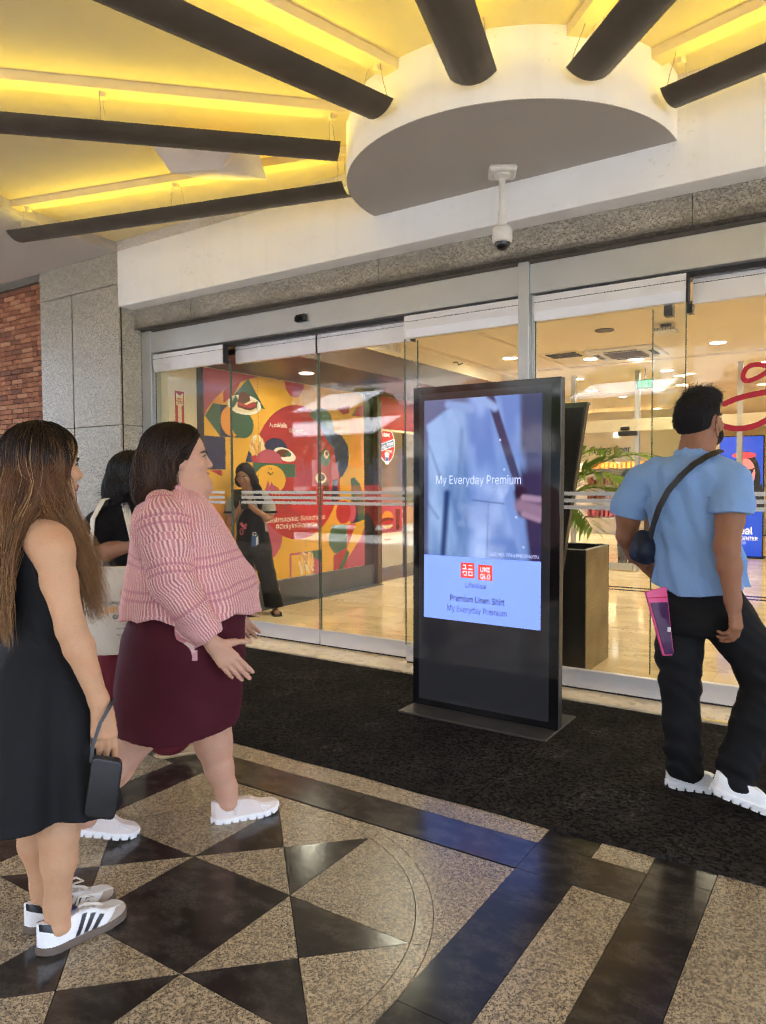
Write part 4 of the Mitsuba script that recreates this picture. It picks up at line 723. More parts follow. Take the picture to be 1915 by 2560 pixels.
mat('m_leather', paint((.012, .012, .0125), .2, 90), .38, .5); mat('m_gum', paint((.13, .095, .07), .1, 30), .6); mat('m_suede', paint((.42, .35, .28), .12, 60), .9, .1); mat('m_white_leather', paint((.80, .79, .76), .04, 30), .4); mat('m_lace', (.66, .60, .50), .8); mat('m_trainer', paint((.72, .62, .55), .05, 30), .75); mat('m_trainer_sole', (.84, .83, .80), .55)
def shoe(person, heel, toe, low, z=0.0, style='samba', pitch=0.0, roll=0.0):
    """a shoe from its heel to its toe on the ground; low: metres up from the toe end that the heel is lifted"""
    heel, toe = np.asarray(heel, float), np.asarray(toe, float); f = nrm([toe[0] - heel[0], toe[1] - heel[1], 0]); l = np.cross(ZUP, f); L = .285 if style != 'big' else .31; h = .0035; b, so = Body([-.02, -.065, -.005], [L + .02, .065, .15], h), Body([-.02, -.065, -.01], [L + .02, .065, .06], h)
    from scipy.interpolate import PchipInterpolator as PI
    sc = L / .285; wid = PI(np.array([-.001, .015, .06, .13, .20, .25, .275, .286]) * sc, [.0, .022, .033, .033, .044, .040, .026, .0]); top = PI(np.array([-.001, .02, .07, .11, .16, .21, .26, .286]) * sc, [.095, .092, .074, .088, .082, .058, .045, .028]); off = PI(np.array([0, .1, .2, .286]) * sc, [0, -.004, .0, .006])
    th = {'samba': .024, 'cloud': .026, 'big': .03}[style]; rk = .012 if style != 'samba' else .006
    def spring(x): return .0 + rk * np.clip((x - .19 * sc) / (.09 * sc), 0, 1) ** 2 + .004 * np.clip((.03 - x) / .03, 0, 1)
    def up(x, y, z_):
        X = np.clip(x, 0, L); w = np.maximum(wid(X), .002); zt = top(X); zz = z_ - spring(X); q = np.clip(zz / zt, 0, 1); ww = w * np.sqrt(np.clip(1.08 - .75 * q ** 2.2, .02, 2)); d = np.maximum(np.abs(y - off(X)) - ww, zz - zt); e = np.maximum(-x, x - L)
        return np.maximum(np.maximum(d, e), th * .5 - zz)
    def sole(x, y, z_):
        X = np.clip(x, 0, L); w = wid(X) + .006; zz = z_ - spring(X); d = np.maximum(np.abs(y - off(X)) - w, np.maximum(zz - th, -zz)); 
        if style != 'samba': d = np.maximum(d, -np.maximum(np.abs((x / (.034 * sc) + .3) % 1 - .5) * .034 - .0035, np.maximum(zz - .011, -1 - zz)))
        return np.maximum(d, np.maximum(-.004 - x, x - L - .003))
    b.join(up, [-.02, -.06, 0], [L + .02, .06, .13], .002); so.join(sole, [-.02, -.06, -.01], [L + .02, .06, .06], .002)
    # the opening for the foot
    b.cut(lambda x, y, z_: -(np.sqrt(((x - .064) / .044) ** 2 + ((y) / .026) ** 2 + ((z_ - .118) / .052) ** 2) - 1) * .03)
    M = np.eye(4); P3 = trimesh.transformations.rotation_matrix(pitch, [0, 1, 0], [L * .85, 0, 0]); M[:3, 0], M[:3, 1], M[:3, 2], M[:3, 3] = f, l, ZUP, [heel[0], heel[1], z]; M = M @ P3
    def tr(m): m.apply_transform(M); return m
    root = put('shoe', tr(b.mesh(2)), {'samba': 'm_white_leather', 'cloud': 'm_trainer', 'big': 'm_white_leather'}[style], person, smooth=True)
    put('sole', tr(so.mesh(1)), {'samba': 'm_gum', 'cloud': 'm_trainer_sole', 'big': 'm_trainer_sole'}[style], root, smooth=35)
    def side(pts, sgn, lift=.0018, off_=off):
        out = []
        for x, q in pts:
            zt = float(top(x)); w = float(wid(x)) * math.sqrt(max(1.08 - .75 * q ** 2.2, .02)); out.append([x, float(off(x)) + sgn * (w + lift), q * zt + float(spring(x))])
        return np.array(out)
    def patch(A, B, sgn, n=7):
        """a strip of upper between two lines of (x, height) on one side"""
        va, vb = side(A, sgn), side(B, sgn); t = np.linspace(0, 1, n); rows = []
        for i in range(n):
            row = [(a[0] * (1 - t[i]) + c_[0] * t[i], a[1] * (1 - t[i]) + c_[1] * t[i]) for a, c_ in zip(A, B)]; rows.append(side(row, sgn))
        m_ = len(A); v = np.vstack(rows); f_ = []
        for i in range(n - 1):
            for j in range(m_ - 1):
                p = i * m_ + j; f_ += [[p, p + 1, p + m_ + 1], [p, p + m_ + 1, p + m_]]
        return trimesh.Trimesh(v, f_, process=False)
    lin = lambda a, b_, n=8: [(a[0] + (b_[0] - a[0]) * i / (n - 1), a[1] + (b_[1] - a[1]) * i / (n - 1)) for i in range(n)]
    if style == 'samba':
        for sgn in (-1, 1):
            for i in range(3): put('stripe', tr(patch(lin((.098 + i * .026, .30), (.128 + i * .026, .92 - .05 * i)), lin((.113 + i * .026, .30), (.143 + i * .026, .92 - .05 * i)), sgn)), 'm_black', root)
            put('heel_tab', tr(patch(lin((.004, .78), (.052, .72)), lin((.004, 1.0), (.052, 1.0)), sgn)), 'm_black', root); put('toe_guard', tr(patch(lin((.185, .30), (.278, .3)), lin((.215, .60), (.28, .98)), sgn)), 'm_suede', root)
            put('toe_guard', tr(patch(lin((.212, .58), (.279, .60)), lin((.24, .97), (.281, .99)), sgn)), 'm_suede', root)
        put('tongue_badge', tr(box(.088, .118, -.016, .016, .098, .102)), 'a_navy', root)
        put('laces', tr(cat([tube([[x, -.02, float(top(x)) + .001], [x + .006, 0, float(top(x)) + .006], [x, .02, float(top(x)) + .001]], .0032, 6) for x in (.125, .142, .159, .176)] + [tube([[.125, s_ * .004, .095], [.14, s_ * .022, .108], [.175, s_ * .038, .098], [.195, s_ * .030, .082], [.165, s_ * .016, .092], [.13, s_ * .003, .096]], .0036, 6) for s_ in (-1, 1)])), 'm_lace', root, smooth=True)
    elif style == 'cloud':
        put('laces', tr(cat([tube([[x, -.018, float(top(x)) + .001], [x + .004, 0, float(top(x)) + .004], [x, .018, float(top(x)) + .001]], .0022, 6) for x in (.115, .130, .145, .160)])), 'm_lace', root, smooth=True)
        for sgn in (-1, 1): put('side_line', tr(cat([tube(side(lin((.12, .95), (.10, .40)), sgn, .001), .0016, 5), tube(side(lin((.215, .4), (.20, .85)), sgn, .001), .0022, 5), tube(side(lin((.20, .85), (.24, .70)), sgn, .001), .0022, 5), tube(side(lin((.03, .62), (.075, .60)), sgn, .001), .001, 5)])), 'm_white_leather', root, smooth=True)
        for sgn in (-1, 1): put('side_mark', tr(cat([tube(side([(.088 + .006 * math.cos(a), .66 + .10 * math.sin(a) + .10) for a in np.linspace(.3, 5.6, 12)], sgn, .0012), .0011, 5), tube(side([(.094 + .006 * math.cos(a), .46 + .08 * math.sin(a) + .06) for a in np.linspace(.8, 5.4, 10)], sgn, .0012), .0011, 5)])), 'm_suede', root)
    return root
def hairs(paths, width=.0016, seed=1):
    """many thin three sided strands along their paths; uv = (a random number of the strand, how far along)"""
    r = np.random.default_rng(seed); V, F, UV = [], [], []; o = 0
    for c_ in paths:
        n = len(c_); t = np.gradient(c_, axis=0); t /= np.linalg.norm(t, axis=1, keepdims=True) + 1e-9; a = np.cross(t, nrm(r.normal(size=3))); a /= np.linalg.norm(a, axis=1, keepdims=True) + 1e-9; b = np.cross(t, a); w = width * r.uniform(.6, 1.3) * np.sqrt(np.clip(np.linspace(1.0, .05, n), 0, 1))[:, None]
        for ph in (0, 2.094, 4.189): V.append(c_ + w * (math.cos(ph) * a + math.sin(ph) * b))
        q = (math.sin(round(c_[n // 2][0] * 140) * 12.9898 + round(c_[n // 2][1] * 140) * 78.233) * 43758.5453) % 1.0; UV.append(np.c_[np.full(3 * n, q), np.tile(np.linspace(0, 1, n), 3)]); i = np.arange(n - 1)
        for k in range(3):
            p, s_ = o + k * n + i, o + ((k + 1) % 3) * n + i; F += [np.c_[p, s_, s_ + 1], np.c_[p, s_ + 1, p + 1]]
        o += 3 * n
    return trimesh.Trimesh(np.vstack(V), np.vstack(F), process=False), np.vstack(UV)
def bez(p, n=16):
    t = np.linspace(0, 1, n)[:, None]; return (1 - t) ** 3 * p[0] + 3 * t * (1 - t) ** 2 * p[1] + 3 * t * t * (1 - t) * p[2] + t ** 3 * p[3]
def capU(b, pts, **kw): b.chain([(U(*p[:3]), p[3]) for p in pts], **kw)
def oval(pts): return [(z, *U(r, d)[:2], a, bk, sd) for z, r, d, a, bk, sd in pts]
def bounds(*ps, m=.2):
    q = np.array(ps, float); a, z = q.min(0), q.max(0); a[:2] -= m * .75; z[:2] += m * .75; c = np.array([U(x, y, 0) for x in (a[0], z[0]) for y in (a[1], z[1])]); lo, hi = c.min(0), c.max(0); lo[2], hi[2] = a[2] - m, z[2] + m; return lo, hi
def hair_mat(key, root, mid, tip, hi):
    def fn(p, n, uv):
        c_ = mix(mix(root, mid, smoothstep(.12, .42, uv.y + .25 * (uv.x - .5))), tip, smoothstep(.45, 1.0, uv.y)); return mix(c_, hi, smoothstep(.72, .95, cell_rand(uv.x * 997.0)) * smoothstep(.12, .3, uv.y) * .7) * (.55 + .9 * cell_rand(uv.x * 331.0, 2.0))
    mat(key, mikit.proc(fn), .42, .22)
hair_mat('m_hair_brown', (.013, .008, .005), (.105, .043, .017), (.25, .125, .048), (.50, .29, .12)); hair_mat('m_hair_dark', (.016, .009, .006), (.040, .021, .013), (.070, .036, .022), (.09, .05, .03))
mat('m_hair_soft', (.010, .008, .0075), .65, .3); mat('m_hair_under', (.020, .011, .007), .7, .2); mat('m_hair_under_dark', (.020, .011, .008), .7, .2)
def ribbon(path, normals, w, t=.003):
    path, normals = np.asarray(path, float), np.asarray(normals, float); tg = np.gradient(path, axis=0); tg /= np.linalg.norm(tg, axis=1, keepdims=True); normals = normals - tg * (normals * tg).sum(1, keepdims=True); normals /= np.linalg.norm(normals, axis=1, keepdims=True); s_ = np.cross(tg, normals); v = np.vstack([path + s_ * w + normals * t, path - s_ * w + normals * t, path - s_ * w - normals * t, path + s_ * w - normals * t]); n = len(path); f = []
    for k in range(4):
        for i in range(n - 1): a, b = k * n + i, ((k + 1) % 4) * n + i; f += [[a, b, b + 1], [a, b + 1, a + 1]]
    m = trimesh.Trimesh(v, f, process=False); m.fix_normals(); return m
def scalp(c, A, n, r, rad=(.103, .083, .106), lo=-.25, front=.72):
    """n root points on the skull, with their azimuth from the facing (-pi..pi, positive to the left)"""
    out = []
    while len(out) < n:
        az = r.uniform(-math.pi, math.pi); el = math.asin(r.uniform(lo, 1)); 
        if abs(az) < 1.25 and el < front + .35 * (1 - abs(az) / 1.25): continue
        d = np.array([math.cos(el) * math.cos(az), math.cos(el) * math.sin(az), math.sin(el)]); out.append((c + A.T @ (d * rad + np.array([-.012, 0, .028])), az, el))
    return out
def fall(c, A, az, el, rad, p2, p3, n=20, low=-.30, jit=0.0, r=None, az2=None):
    """a strand: down over the skull along its meridian, then free to its end"""
    ctr = c + A.T @ vec(-.012, 0, .028); rad = np.asarray(rad) * (1 + (r.uniform(-.02, .05) if r is not None else 0)); m = 8; es = np.linspace(el, min(low, el - .05), m); w = az + ((r.normal() * jit if r is not None else 0) + ((az2 - az) if az2 is not None else 0)) * np.linspace(0, 1, m) ** 1.0
    a = np.array([ctr + A.T @ (rad * vec(math.cos(e_) * math.cos(w_), math.cos(e_) * math.sin(w_), math.sin(e_))) for e_, w_ in zip(es, w)]); t = nrm(a[-1] - a[-2]); L = np.linalg.norm(p3 - a[-1]); b_ = bez([a[-1], a[-1] + t * L * .22, p2, p3], n - m + 1); return np.vstack([a, b_[1:]])
def push(ps, body, d=.004):
    """moves strands out of the solid they lie on"""
    from scipy.ndimage import map_coordinates
    n = [len(q) for q in ps]; P_ = np.vstack(ps); v = body.v; G = np.gradient(v, body.h); rr_ = np.random.default_rng(1); tgt = np.repeat(rr_.uniform(d * .3, d * 1.6, len(ps)), n)
    for _ in range(4):
        x = ((P_ - body.lo) / body.h).T; val = map_coordinates(v, x, order=1, mode='nearest'); near = val < tgt; g = np.stack([map_coordinates(k, x, order=1, mode='nearest') for k in G], 1); g /= np.linalg.norm(g, axis=1, keepdims=True) + 1e-6; P_ = P_ + g * np.where(near, np.minimum(tgt - val, .03), 0)[:, None]
    return np.split(P_, np.cumsum(n)[:-1])
def drape(c, A, n, seed, side, back, front, zend, spread=.02, fr=1.75, flick=.0, segs=14, inner=.0):
    """strands that fall from the skull: side / back / front = how far out they hang from the head's middle; zend = (low, high)"""
    r = np.random.default_rng(seed); ps = []; f, l, u = A
    for p0, az, el in scalp(c, A, n, r):
        e = f * math.cos(az) + l * math.sin(az); az2 = az if abs(az) > fr else math.copysign(fr, az if az else 1); az2 += r.normal() * .07; ca, sa = math.cos(az2), math.sin(az2)
        o = lambda k, z_: c + f * ca * (back if ca < 0 else front) * k + l * sa * side * k + r.normal(size=3) * spread * .35 + ZUP * z_
        z1 = r.uniform(*zend) if zend[0] < zend[1] else zend[0]; p1 = p0 + e * .035 * math.cos(el) * (1 + r.random()) + ZUP * (.02 if el > .9 else -.01); p2 = o(1.0, -.06 - .25 * (c[2] - z1)); p3 = o(1.08 + r.normal() * .07 - inner, z1 - c[2]); p3 += (f * ca + l * sa) * flick * r.random(); ps.append(fall(c, A, az, el, (.112, .093, .110), p2, p3, segs + 4, -.25, .03, r, az2))
    return ps

# ------------------------------------------------------------------ the woman in the black dress, nearest, seen from behind at the left
w1 = thing('person', 'woman in a sleeveless black dress with long streaked brown hair, seen from behind', 'person')
f1 = dirU(46); l1 = np.cross(ZUP, f1); c1 = U(-1.03, 2.225, 1.452)
lo, hi = bounds((-1.2, 2.0, 0), (-.75, 2.5, 1.6), m=.09); b = Body(lo, hi, .0045); at1, A1 = head(b, c1, dirU(42), .97)
capU(b, [(-1.048, 2.205, 1.25, .060), (-1.038, 2.215, 1.36, .048), (-1.035, 2.22, 1.42, .046)], k=.04)
capU(b, [(-1.045, 2.195, 1.255, .052), (-.975, 2.125, 1.228, .052), (-.950, 2.095, 1.200, .053)], k=.05); capU(b, [(-.950, 2.095, 1.205, .052), (-.935, 2.09, 1.12, .048), (-.897, 2.075, .985, .0395), (-.880, 2.085, .93, .041), (-.838, 2.115, .765, .0265), (-.832, 2.12, .742, .025)], k=.02)
capU(b, [(-1.06, 2.23, 1.25, .05), (-1.155, 2.30, 1.21, .055), (-1.16, 2.33, 1.0, .042), (-1.10, 2.42, .80, .027)], k=.04)
hand(b, U(-.832, 2.12, .745), U(.05, .0, -1), l1 * -1, f1, .98, (.12, .22, .28, .34), .05, .2, .25)
hand(b, U(-1.10, 2.42, .80), U(.05, .1, -1), l1, f1, .9)
b.loft(oval([(1.0, -1.055, 2.215, .09, .07, .11), (1.15, -1.055, 2.215, .10, .075, .135), (1.22, -1.052, 2.21, .085, .075, .13), (1.265, -1.05, 2.205, .06, .06, .08)]), f1, .03)
capU(b, [(-1.055, 2.215, 1.0, .085), (-1.05, 2.215, .82, .10)]); 
for (cx, cd), (ax, ad), (kx, kd) in (((-.968, 2.125), (-.992, 2.155), (-.972, 2.14)), ((-1.085, 2.225), (-1.085, 2.262), (-1.085, 2.24))):
    capU(b, [(-1.05, 2.215, .84, .08), (kx + .01, kd, .60, .062), (cx + .005, cd + .01, .46, .050), (cx - .004, cd + .005, .36, .0535), (cx - .006, cd + .008, .28, .047), (ax, ad, .13, .034), (ax - .002, ad, .075, .035)], k=.03); b.bone(U(ax - .004, ad - .004, .05), .026, U(ax + .06, ad + .065, .04), .026, .03)
put('body', b.mesh(), 'm_skin_light', w1, smooth=True)
face(w1, at1, f1, .97)
d = Body(*bounds((-1.35, 1.95, .38), (-.78, 2.5, 1.33), m=.12), .005)
def fold1(th, z): t = np.clip((.92 - z) / .5, 0, 1); return t * (.020 * np.sin(5 * th + 1.0) + .012 * np.sin(9 * th + .6 + 2 * t) + .006 * np.sin(15 * th)) + .0025 * np.sin(60 * z + 4 * np.sin(3 * th)) * np.exp(-((z - .96) / .05) ** 2)
d.loft(oval([(1.315, -1.048, 2.205, .05, .058, .062), (1.285, -1.05, 2.207, .07, .072, .085), (1.25, -1.053, 2.21, .088, .083, .125), (1.20, -1.055, 2.213, .105, .088, .150), (1.12, -1.055, 2.215, .128, .090, .150), (1.03, -1.055, 2.215, .118, .085, .138), (.94, -1.055, 2.215, .112, .092, .132), (.85, -1.055, 2.215, .145, .145, .165), (.70, -1.055, 2.215, .178, .195, .200), (.55, -1.058, 2.212, .205, .22, .232), (.40, -1.06, 2.21, .235, .24, .262)]), f1, .01, fold1, z0=lambda th, z: .428 + .008 * np.sin(3 * th + 1) + .004 * np.sin(7 * th))
for q, r_ in ((U(-.925, 2.075, 1.185), .088), (U(-1.19, 2.33, 1.185), .088)): d.cut(lambda x, y, z, q=q, r_=r_: r_ - np.sqrt((x - q[0]) ** 2 + (y - q[1]) ** 2 + ((z - q[2]) * .82) ** 2), q - .14, q + .14)
d.cut(lambda x, y, z: .050 - np.sqrt((x - U(-1.043, 2.212)[0]) ** 2 + (y - U(-1.043, 2.212)[1]) ** 2 + 0 * z), *(lambda q: (q - .1, q + .1))(U(-1.043, 2.212, 1.30)))
put('dress', d.mesh(), 'm_black_dress', w1, smooth=True)
hb = Body(*bounds((-1.2, 2.0, .9), (-.8, 2.45, 1.6), m=.06), .006)
hb.egg(c1 + A1.T @ vec(-.014, 0, .033), np.array([.100, .080, .097]), A1, .02); capU(hb, [(-1.05, 2.18, 1.49, .070), (-1.07, 2.155, 1.36, .062), (-1.10, 2.135, 1.22, .042), (-1.11, 2.14, 1.03, .022)], k=.05); capU(hb, [(-1.0, 2.175, 1.47, .047), (-.985, 2.19, 1.34, .034), (-.945, 2.21, 1.22, .022), (-.90, 2.25, 1.05, .012)], k=.05)
hb.cut(lambda x, y, z: ((x - c1[0]) * A1[0][0] + (y - c1[1]) * A1[0][1]) * .93 - (z - c1[2]) * .36 - .040)
ps = []; rr = np.random.default_rng(11); tc = U(-1.055, 2.215, 0)
for p0, az, el in scalp(c1, A1, 3600, rr, (.110, .091, .108), -.35, .6):
    e = A1[0] * math.cos(az) + A1[1] * math.sin(az); j = lambda s_: rr.normal(size=3) * s_; p1 = p0 + e * (.030 + .02 * rr.random()) * math.cos(el) + ZUP * (.015 if el > 1 else -.02)
    right_front = -2.35 < az < 0 and rr.random() < (.97 if az > -1.7 else .62)
    if right_front:
        w = np.clip((-az - .2) / 1.6, 0, 1); p2 = tc + f1 * (.085 - .05 * w) - l1 * (.10 + .035 * w) + ZUP * (1.30 + .03 * rr.normal()) + j(.008); p3 = tc + f1 * (.155 - .03 * w + .02 * rr.normal()) - l1 * (.075 + .055 * rr.random()) + ZUP * rr.uniform(.97, 1.17) + j(.006)
    elif 0 <= az < 1.4:
        p2 = tc + f1 * .08 + l1 * .12 + ZUP * 1.28 + j(.01); p3 = tc + f1 * .13 + l1 * .11 + ZUP * rr.uniform(1.0, 1.15) + j(.01)
    else:
        s_ = math.sin(az); p2 = tc - f1 * (.125 + .015 * rr.random()) + l1 * (s_ * .115 + .015) + ZUP * (1.27 + .03 * rr.normal()) + j(.01); p3 = tc - f1 * (.112 + .02 * rr.random()) + l1 * (s_ * .125 + .03 + .02 * rr.normal()) + ZUP * rr.uniform(.93, 1.12) + j(.008)
    ps.append(fall(c1, A1, az, el, (.112, .094, .110), p2, p3, 20, -.30 if not right_front else -.2, .03, rr, az if abs(az) > 1.05 else math.copysign(1.05, az)))
m, uv = hairs(push(ps, hb, .005), .0017, 3); hu = hb.mesh()
hk = put('hair', m, 'm_hair_brown', w1, smooth=True, uv=uv); put('hair_base', hu, 'm_hair_under', hk, smooth=True)
shoe(w1, U(-1.035, 2.108), U(-.852, 2.32), 0, 0, 'samba'); shoe(w1, U(-1.125, 2.215), U(-.928, 2.40), 0, 0, 'samba')
# her pouch
cl = thing('wrist_pouch', 'black leather zip pouch hanging from a wrist strap beside the black dress', 'pouch'); pm = Body([-.07, -.03, -.11], [.07, .03, .11], .0035)
pm.join(lambda x, y, z: np.maximum(np.sqrt(np.maximum(np.abs(x - .10 * z) - .026, 0) ** 2 + np.maximum(np.abs(z + .25 * x) - .072, 0) ** 2) - .012, np.abs(y) - .011 - .004 * np.cos(z * 18)) - .004, [-.06, -.02, -.1], [.06, .02, .1], .002)
pq = pm.mesh(2); Mp = frame(U(-.806, 2.055, .532), nrm(U(.90, .30, -.05)), nrm(np.cross(nrm(U(.05, 0, .99)), nrm(U(.90, .30, -.05))))); pq.apply_transform(Mp); put('case', pq, 'm_leather', cl, smooth=50)
zp = tube([[.042 + .10 * z_, 0, z_] for z_ in np.linspace(-.078, .052, 12)] + [[.04, 0, .072], [.02, 0, .084], [-.02, 0, .094]], .0022, 6); zp.apply_transform(Mp); put('zip', zp, 'm_black', cl, smooth=True)
put('strap', ribbon([U(-.838, 2.05, .606), U(-.835, 2.055, .65), U(-.820, 2.075, .71), U(-.800, 2.095, .75), U(-.800, 2.13, .765), U(-.835, 2.15, .745), U(-.855, 2.12, .70), U(-.848, 2.07, .63)], [U(.3, -1, 0)] * 3 + [U(.8, -.6, .3), U(.9, .3, .3), U(0, 1, .3), U(-1, 0, 0), U(-.7, -.5, 0)], .005, .0015), 'm_leather', cl, smooth=40)

# ------------------------------------------------------------------ the woman in the pink blouse, walking
w2 = thing('person', 'woman walking in a pink patterned blouse and dark maroon skirt', 'person')
f2 = dirU(22); l2 = np.cross(ZUP, f2); c2 = U(-.802, 2.93, 1.500)
b = Body(*bounds((-1.25, 2.65, 0), (-.45, 3.15, 1.6), m=.10), .0045); at2, A2 = head(b, c2, dirU(14), 1.0, full=1.0)
capU(b, [(-.825, 2.93, 1.31, .085), (-.83, 2.93, 1.38, .066), (-.82, 2.93, 1.46, .058)], k=.05); b.egg(U(-.745, 2.94, 1.385), np.array([.055, .06, .035]), A2, .04)
capU(b, [(-.80, 2.73, 1.20, .06), (-.775, 2.70, 1.03, .050), (-.70, 2.70, .89, .042), (-.640, 2.705, .80, .030)], k=.02); hand(b, U(-.640, 2.705, .803), U(.62, .12, -.78), U(.15, -1, .12), U(.78, 0, .62), 1.06, (.10, .14, .18, .22), .05, .05, .95)
capU(b, [(-.80, 3.12, 1.20, .06), (-.75, 3.16, 1.0, .045), (-.66, 3.14, .85, .03)]); hand(b, U(-.66, 3.14, .85), U(.6, 0, -.8), l2, f2, .9)
capU(b, [(-.745, 2.94, .62, .10), (-.712, 2.955, .42, .078), (-.705, 2.965, .33, .073), (-.685, 2.975, .22, .055), (-.660, 2.985, .13, .042), (-.66, 2.985, .08, .042)], k=.03); b.bone(U(-.655, 2.985, .06), .028, U(-.56, 3.025, .045), .028, .03)
capU(b, [(-.88, 2.88, .62, .09), (-.96, 2.84, .42, .072), (-1.05, 2.80, .29, .062), (-1.145, 2.76, .16, .043), (-1.165, 2.75, .12, .042)], k=.03); b.bone(U(-1.165, 2.77, .115), .028, U(-1.10, 2.80, .06), .026, .03)
capU(b, [(-.80, 2.93, 1.30, .10), (-.80, 2.93, .80, .12)]); capU(b, [(-.78, 2.95, .80, .10), (-.745, 2.94, .62, .10)]); capU(b, [(-.82, 2.91, .80, .10), (-.88, 2.88, .62, .09)]); put('body', b.mesh(), 'm_skin_pink', w2, smooth=True); face(w2, at2, f2, 1.0, lip='m_lip')
def fold2(th, z): return .007 * np.sin(31 * z + 4 * np.sin(2 * th) + 2) * np.clip(np.sin(th + 2.6), 0, 1) + .008 * np.sin(24 * z + 3 * np.sin(2 * th) + 2) * np.sin(th * 2 + 1) + .010 * np.sin(6 * th + 9 * z) * np.clip((1.25 - z) / .3, 0, 1) + .008 * np.sin(11 * th - 5 * z) * np.clip((1.05 - z) / .2, 0, 1)
secs2 = [(1.415, -.835, 2.93, .055, .06, .075), (1.385, -.828, 2.93, .075, .085, .105), (1.345, -.815, 2.93, .095, .14, .17), (1.30, -.805, 2.93, .12, .18, .205), (1.24, -.80, 2.93, .155, .205, .215), (1.185, -.80, 2.93, .195, .215, .22), (1.10, -.80, 2.93, .225, .215, .228), (1.03, -.80, 2.93, .268, .225, .238), (.96, -.80, 2.93, .288, .24, .25), (.90, -.80, 2.93, .293, .255, .258), (.86, -.80, 2.93, .295, .265, .265)]
bl_ = Body(*bounds((-1.1, 2.65, .85), (-.48, 3.2, 1.42), m=.06), .005); bl_.loft(oval(secs2), f2, .01, fold2, z0=lambda th, z: .882 + .010 * np.sin(5 * th) + .006 * np.sin(11 * th))
bl_.cut(lambda x, y, z: .062 - np.sqrt((x - U(-.80, 2.935)[0]) ** 2 + (y - U(-.80, 2.935)[1]) ** 2 + 0 * z) + .25 * (1.36 - z), *(lambda q: (q - .12, q + .12))(U(-.80, 2.93, 1.40)))
q2 = U(-.70, 2.965, 1.34); bl_.cut(lambda x, y, z: .045 - np.abs((x - q2[0]) * l2[0] + (y - q2[1]) * l2[1]) - .35 * (1.36 - z) - 4 * np.maximum(.0 - ((x - q2[0]) * f2[0] + (y - q2[1]) * f2[1]) - .04, 0), q2 - .12, q2 + .12)
def blouse(p, n, uv):
    u, v = uv.x, uv.y; wv = .6 * noise(u * 6, v * 6); row = v / .031 + wv; ri = dr.floor(row); rf = row - ri; q = u / .0140 + 5.0 * cell_rand(ri, 3.0) + .6 * noise(u * 22, v * 22) + .3 * rf; qi = dr.floor(q); qf = q - qi; r = cell_rand(qi, ri, 5.0)
    pale, pink, mauve, dark = (.74, .54, .45), (.55, .22, .225), (.46, .13, .165), (.11, .045, .07); w = .14 + .22 * r
    c_ = mix(pink, pale, smoothstep(.10, .2, qf) * smoothstep(.30 + w, .22 + w, qf) * .9); c_ = mix(c_, mauve, smoothstep(.60, .70, qf) * smoothstep(.95, .82, qf) * smoothstep(.15, .6, r) * .8); c_ = mix(c_, dark, smoothstep(.80, .86, qf) * smoothstep(.99, .93, qf) * smoothstep(.40, .6, noise(u * 4, v * 4 + 20)) * .6 * smoothstep(.3, .6, r))
    c_ = mix(c_, (.62, .36, .31), smoothstep(.10, .03, rf) * .45); band = cell_rand(ri, 9.0); c_ = mix(c_, (.42, .13, .18), smoothstep(.70, .74, band) * smoothstep(.45, .7, rf) * smoothstep(1.0, .85, rf) * .6); return mix(c_, (.57, .28, .27), .12) * (.90 + .20 * fbm(u * 9, v * 9, 2.0)) * (.94 + .12 * noise(p.x * 700, p.y * 700, p.z * 700))
mat('m_blouse', mikit.proc(blouse), .8, .2, sheen=.3)
def round_uv(m, c_, R, tilt=0.0):
    q = m.vertices - c_; th = np.arctan2(q @ l2, q @ f2); return np.c_[th * R, m.vertices[:, 2] + tilt * np.cos(th - 1)]
m = bl_.mesh(); cb = U(-.80, 2.93); put('blouse', m, 'm_blouse', w2, smooth=True, uv=round_uv(m, cb, .24, -.02))
s_ = Body(*bounds((-.9, 2.55, .7), (-.5, 2.85, 1.4), m=.09), .0045); capU(s_, [(-.845, 2.80, 1.305, .074), (-.825, 2.74, 1.245, .088), (-.805, 2.71, 1.15, .082), (-.785, 2.69, 1.04, .076), (-.715, 2.69, .925, .064), (-.670, 2.695, .86, .056)], k=.05)
capU(s_, [(-.670, 2.695, .865, .052), (-.648, 2.70, .822, .047)], k=.02)
s_.join(lambda x, y, z: np.maximum(np.maximum(np.abs((x - U(-.735, 2.70)[0]) * .835 + (y - U(-.735, 2.70)[1]) * .55) - .035, np.abs(-(x - U(-.735, 2.70)[0]) * .55 + (y - U(-.735, 2.70)[1]) * .835) - .004), np.abs(z - .80) - .06) - .003, U(-.735, 2.70, .80) - .12, U(-.735, 2.70, .80) + .12, .02)
e_ = U(-.655, 2.70, .832); dn = nrm(U(.55, 0, -.8)); s_.cut(lambda x, y, z: (x - e_[0]) * dn[0] + (y - e_[1]) * dn[1] + (z - e_[2]) * dn[2] - .012, e_ - [.05, .05, .05], e_ + .08)
xx = s_.ax[0][:, None, None], s_.ax[1][None, :, None], s_.ax[2][None, None, :]; s_.v += (.006 * np.sin(xx[2] * 52 + 14 * xx[0]) * np.sin(xx[1] * 23 + 1) * (np.abs(s_.v) < .06)).astype(np.float32)
m = s_.mesh(); ax = [U(-.845, 2.80, 1.34), U(-.785, 2.685, 1.04), U(-.648, 2.70, .80)]; q = m.vertices
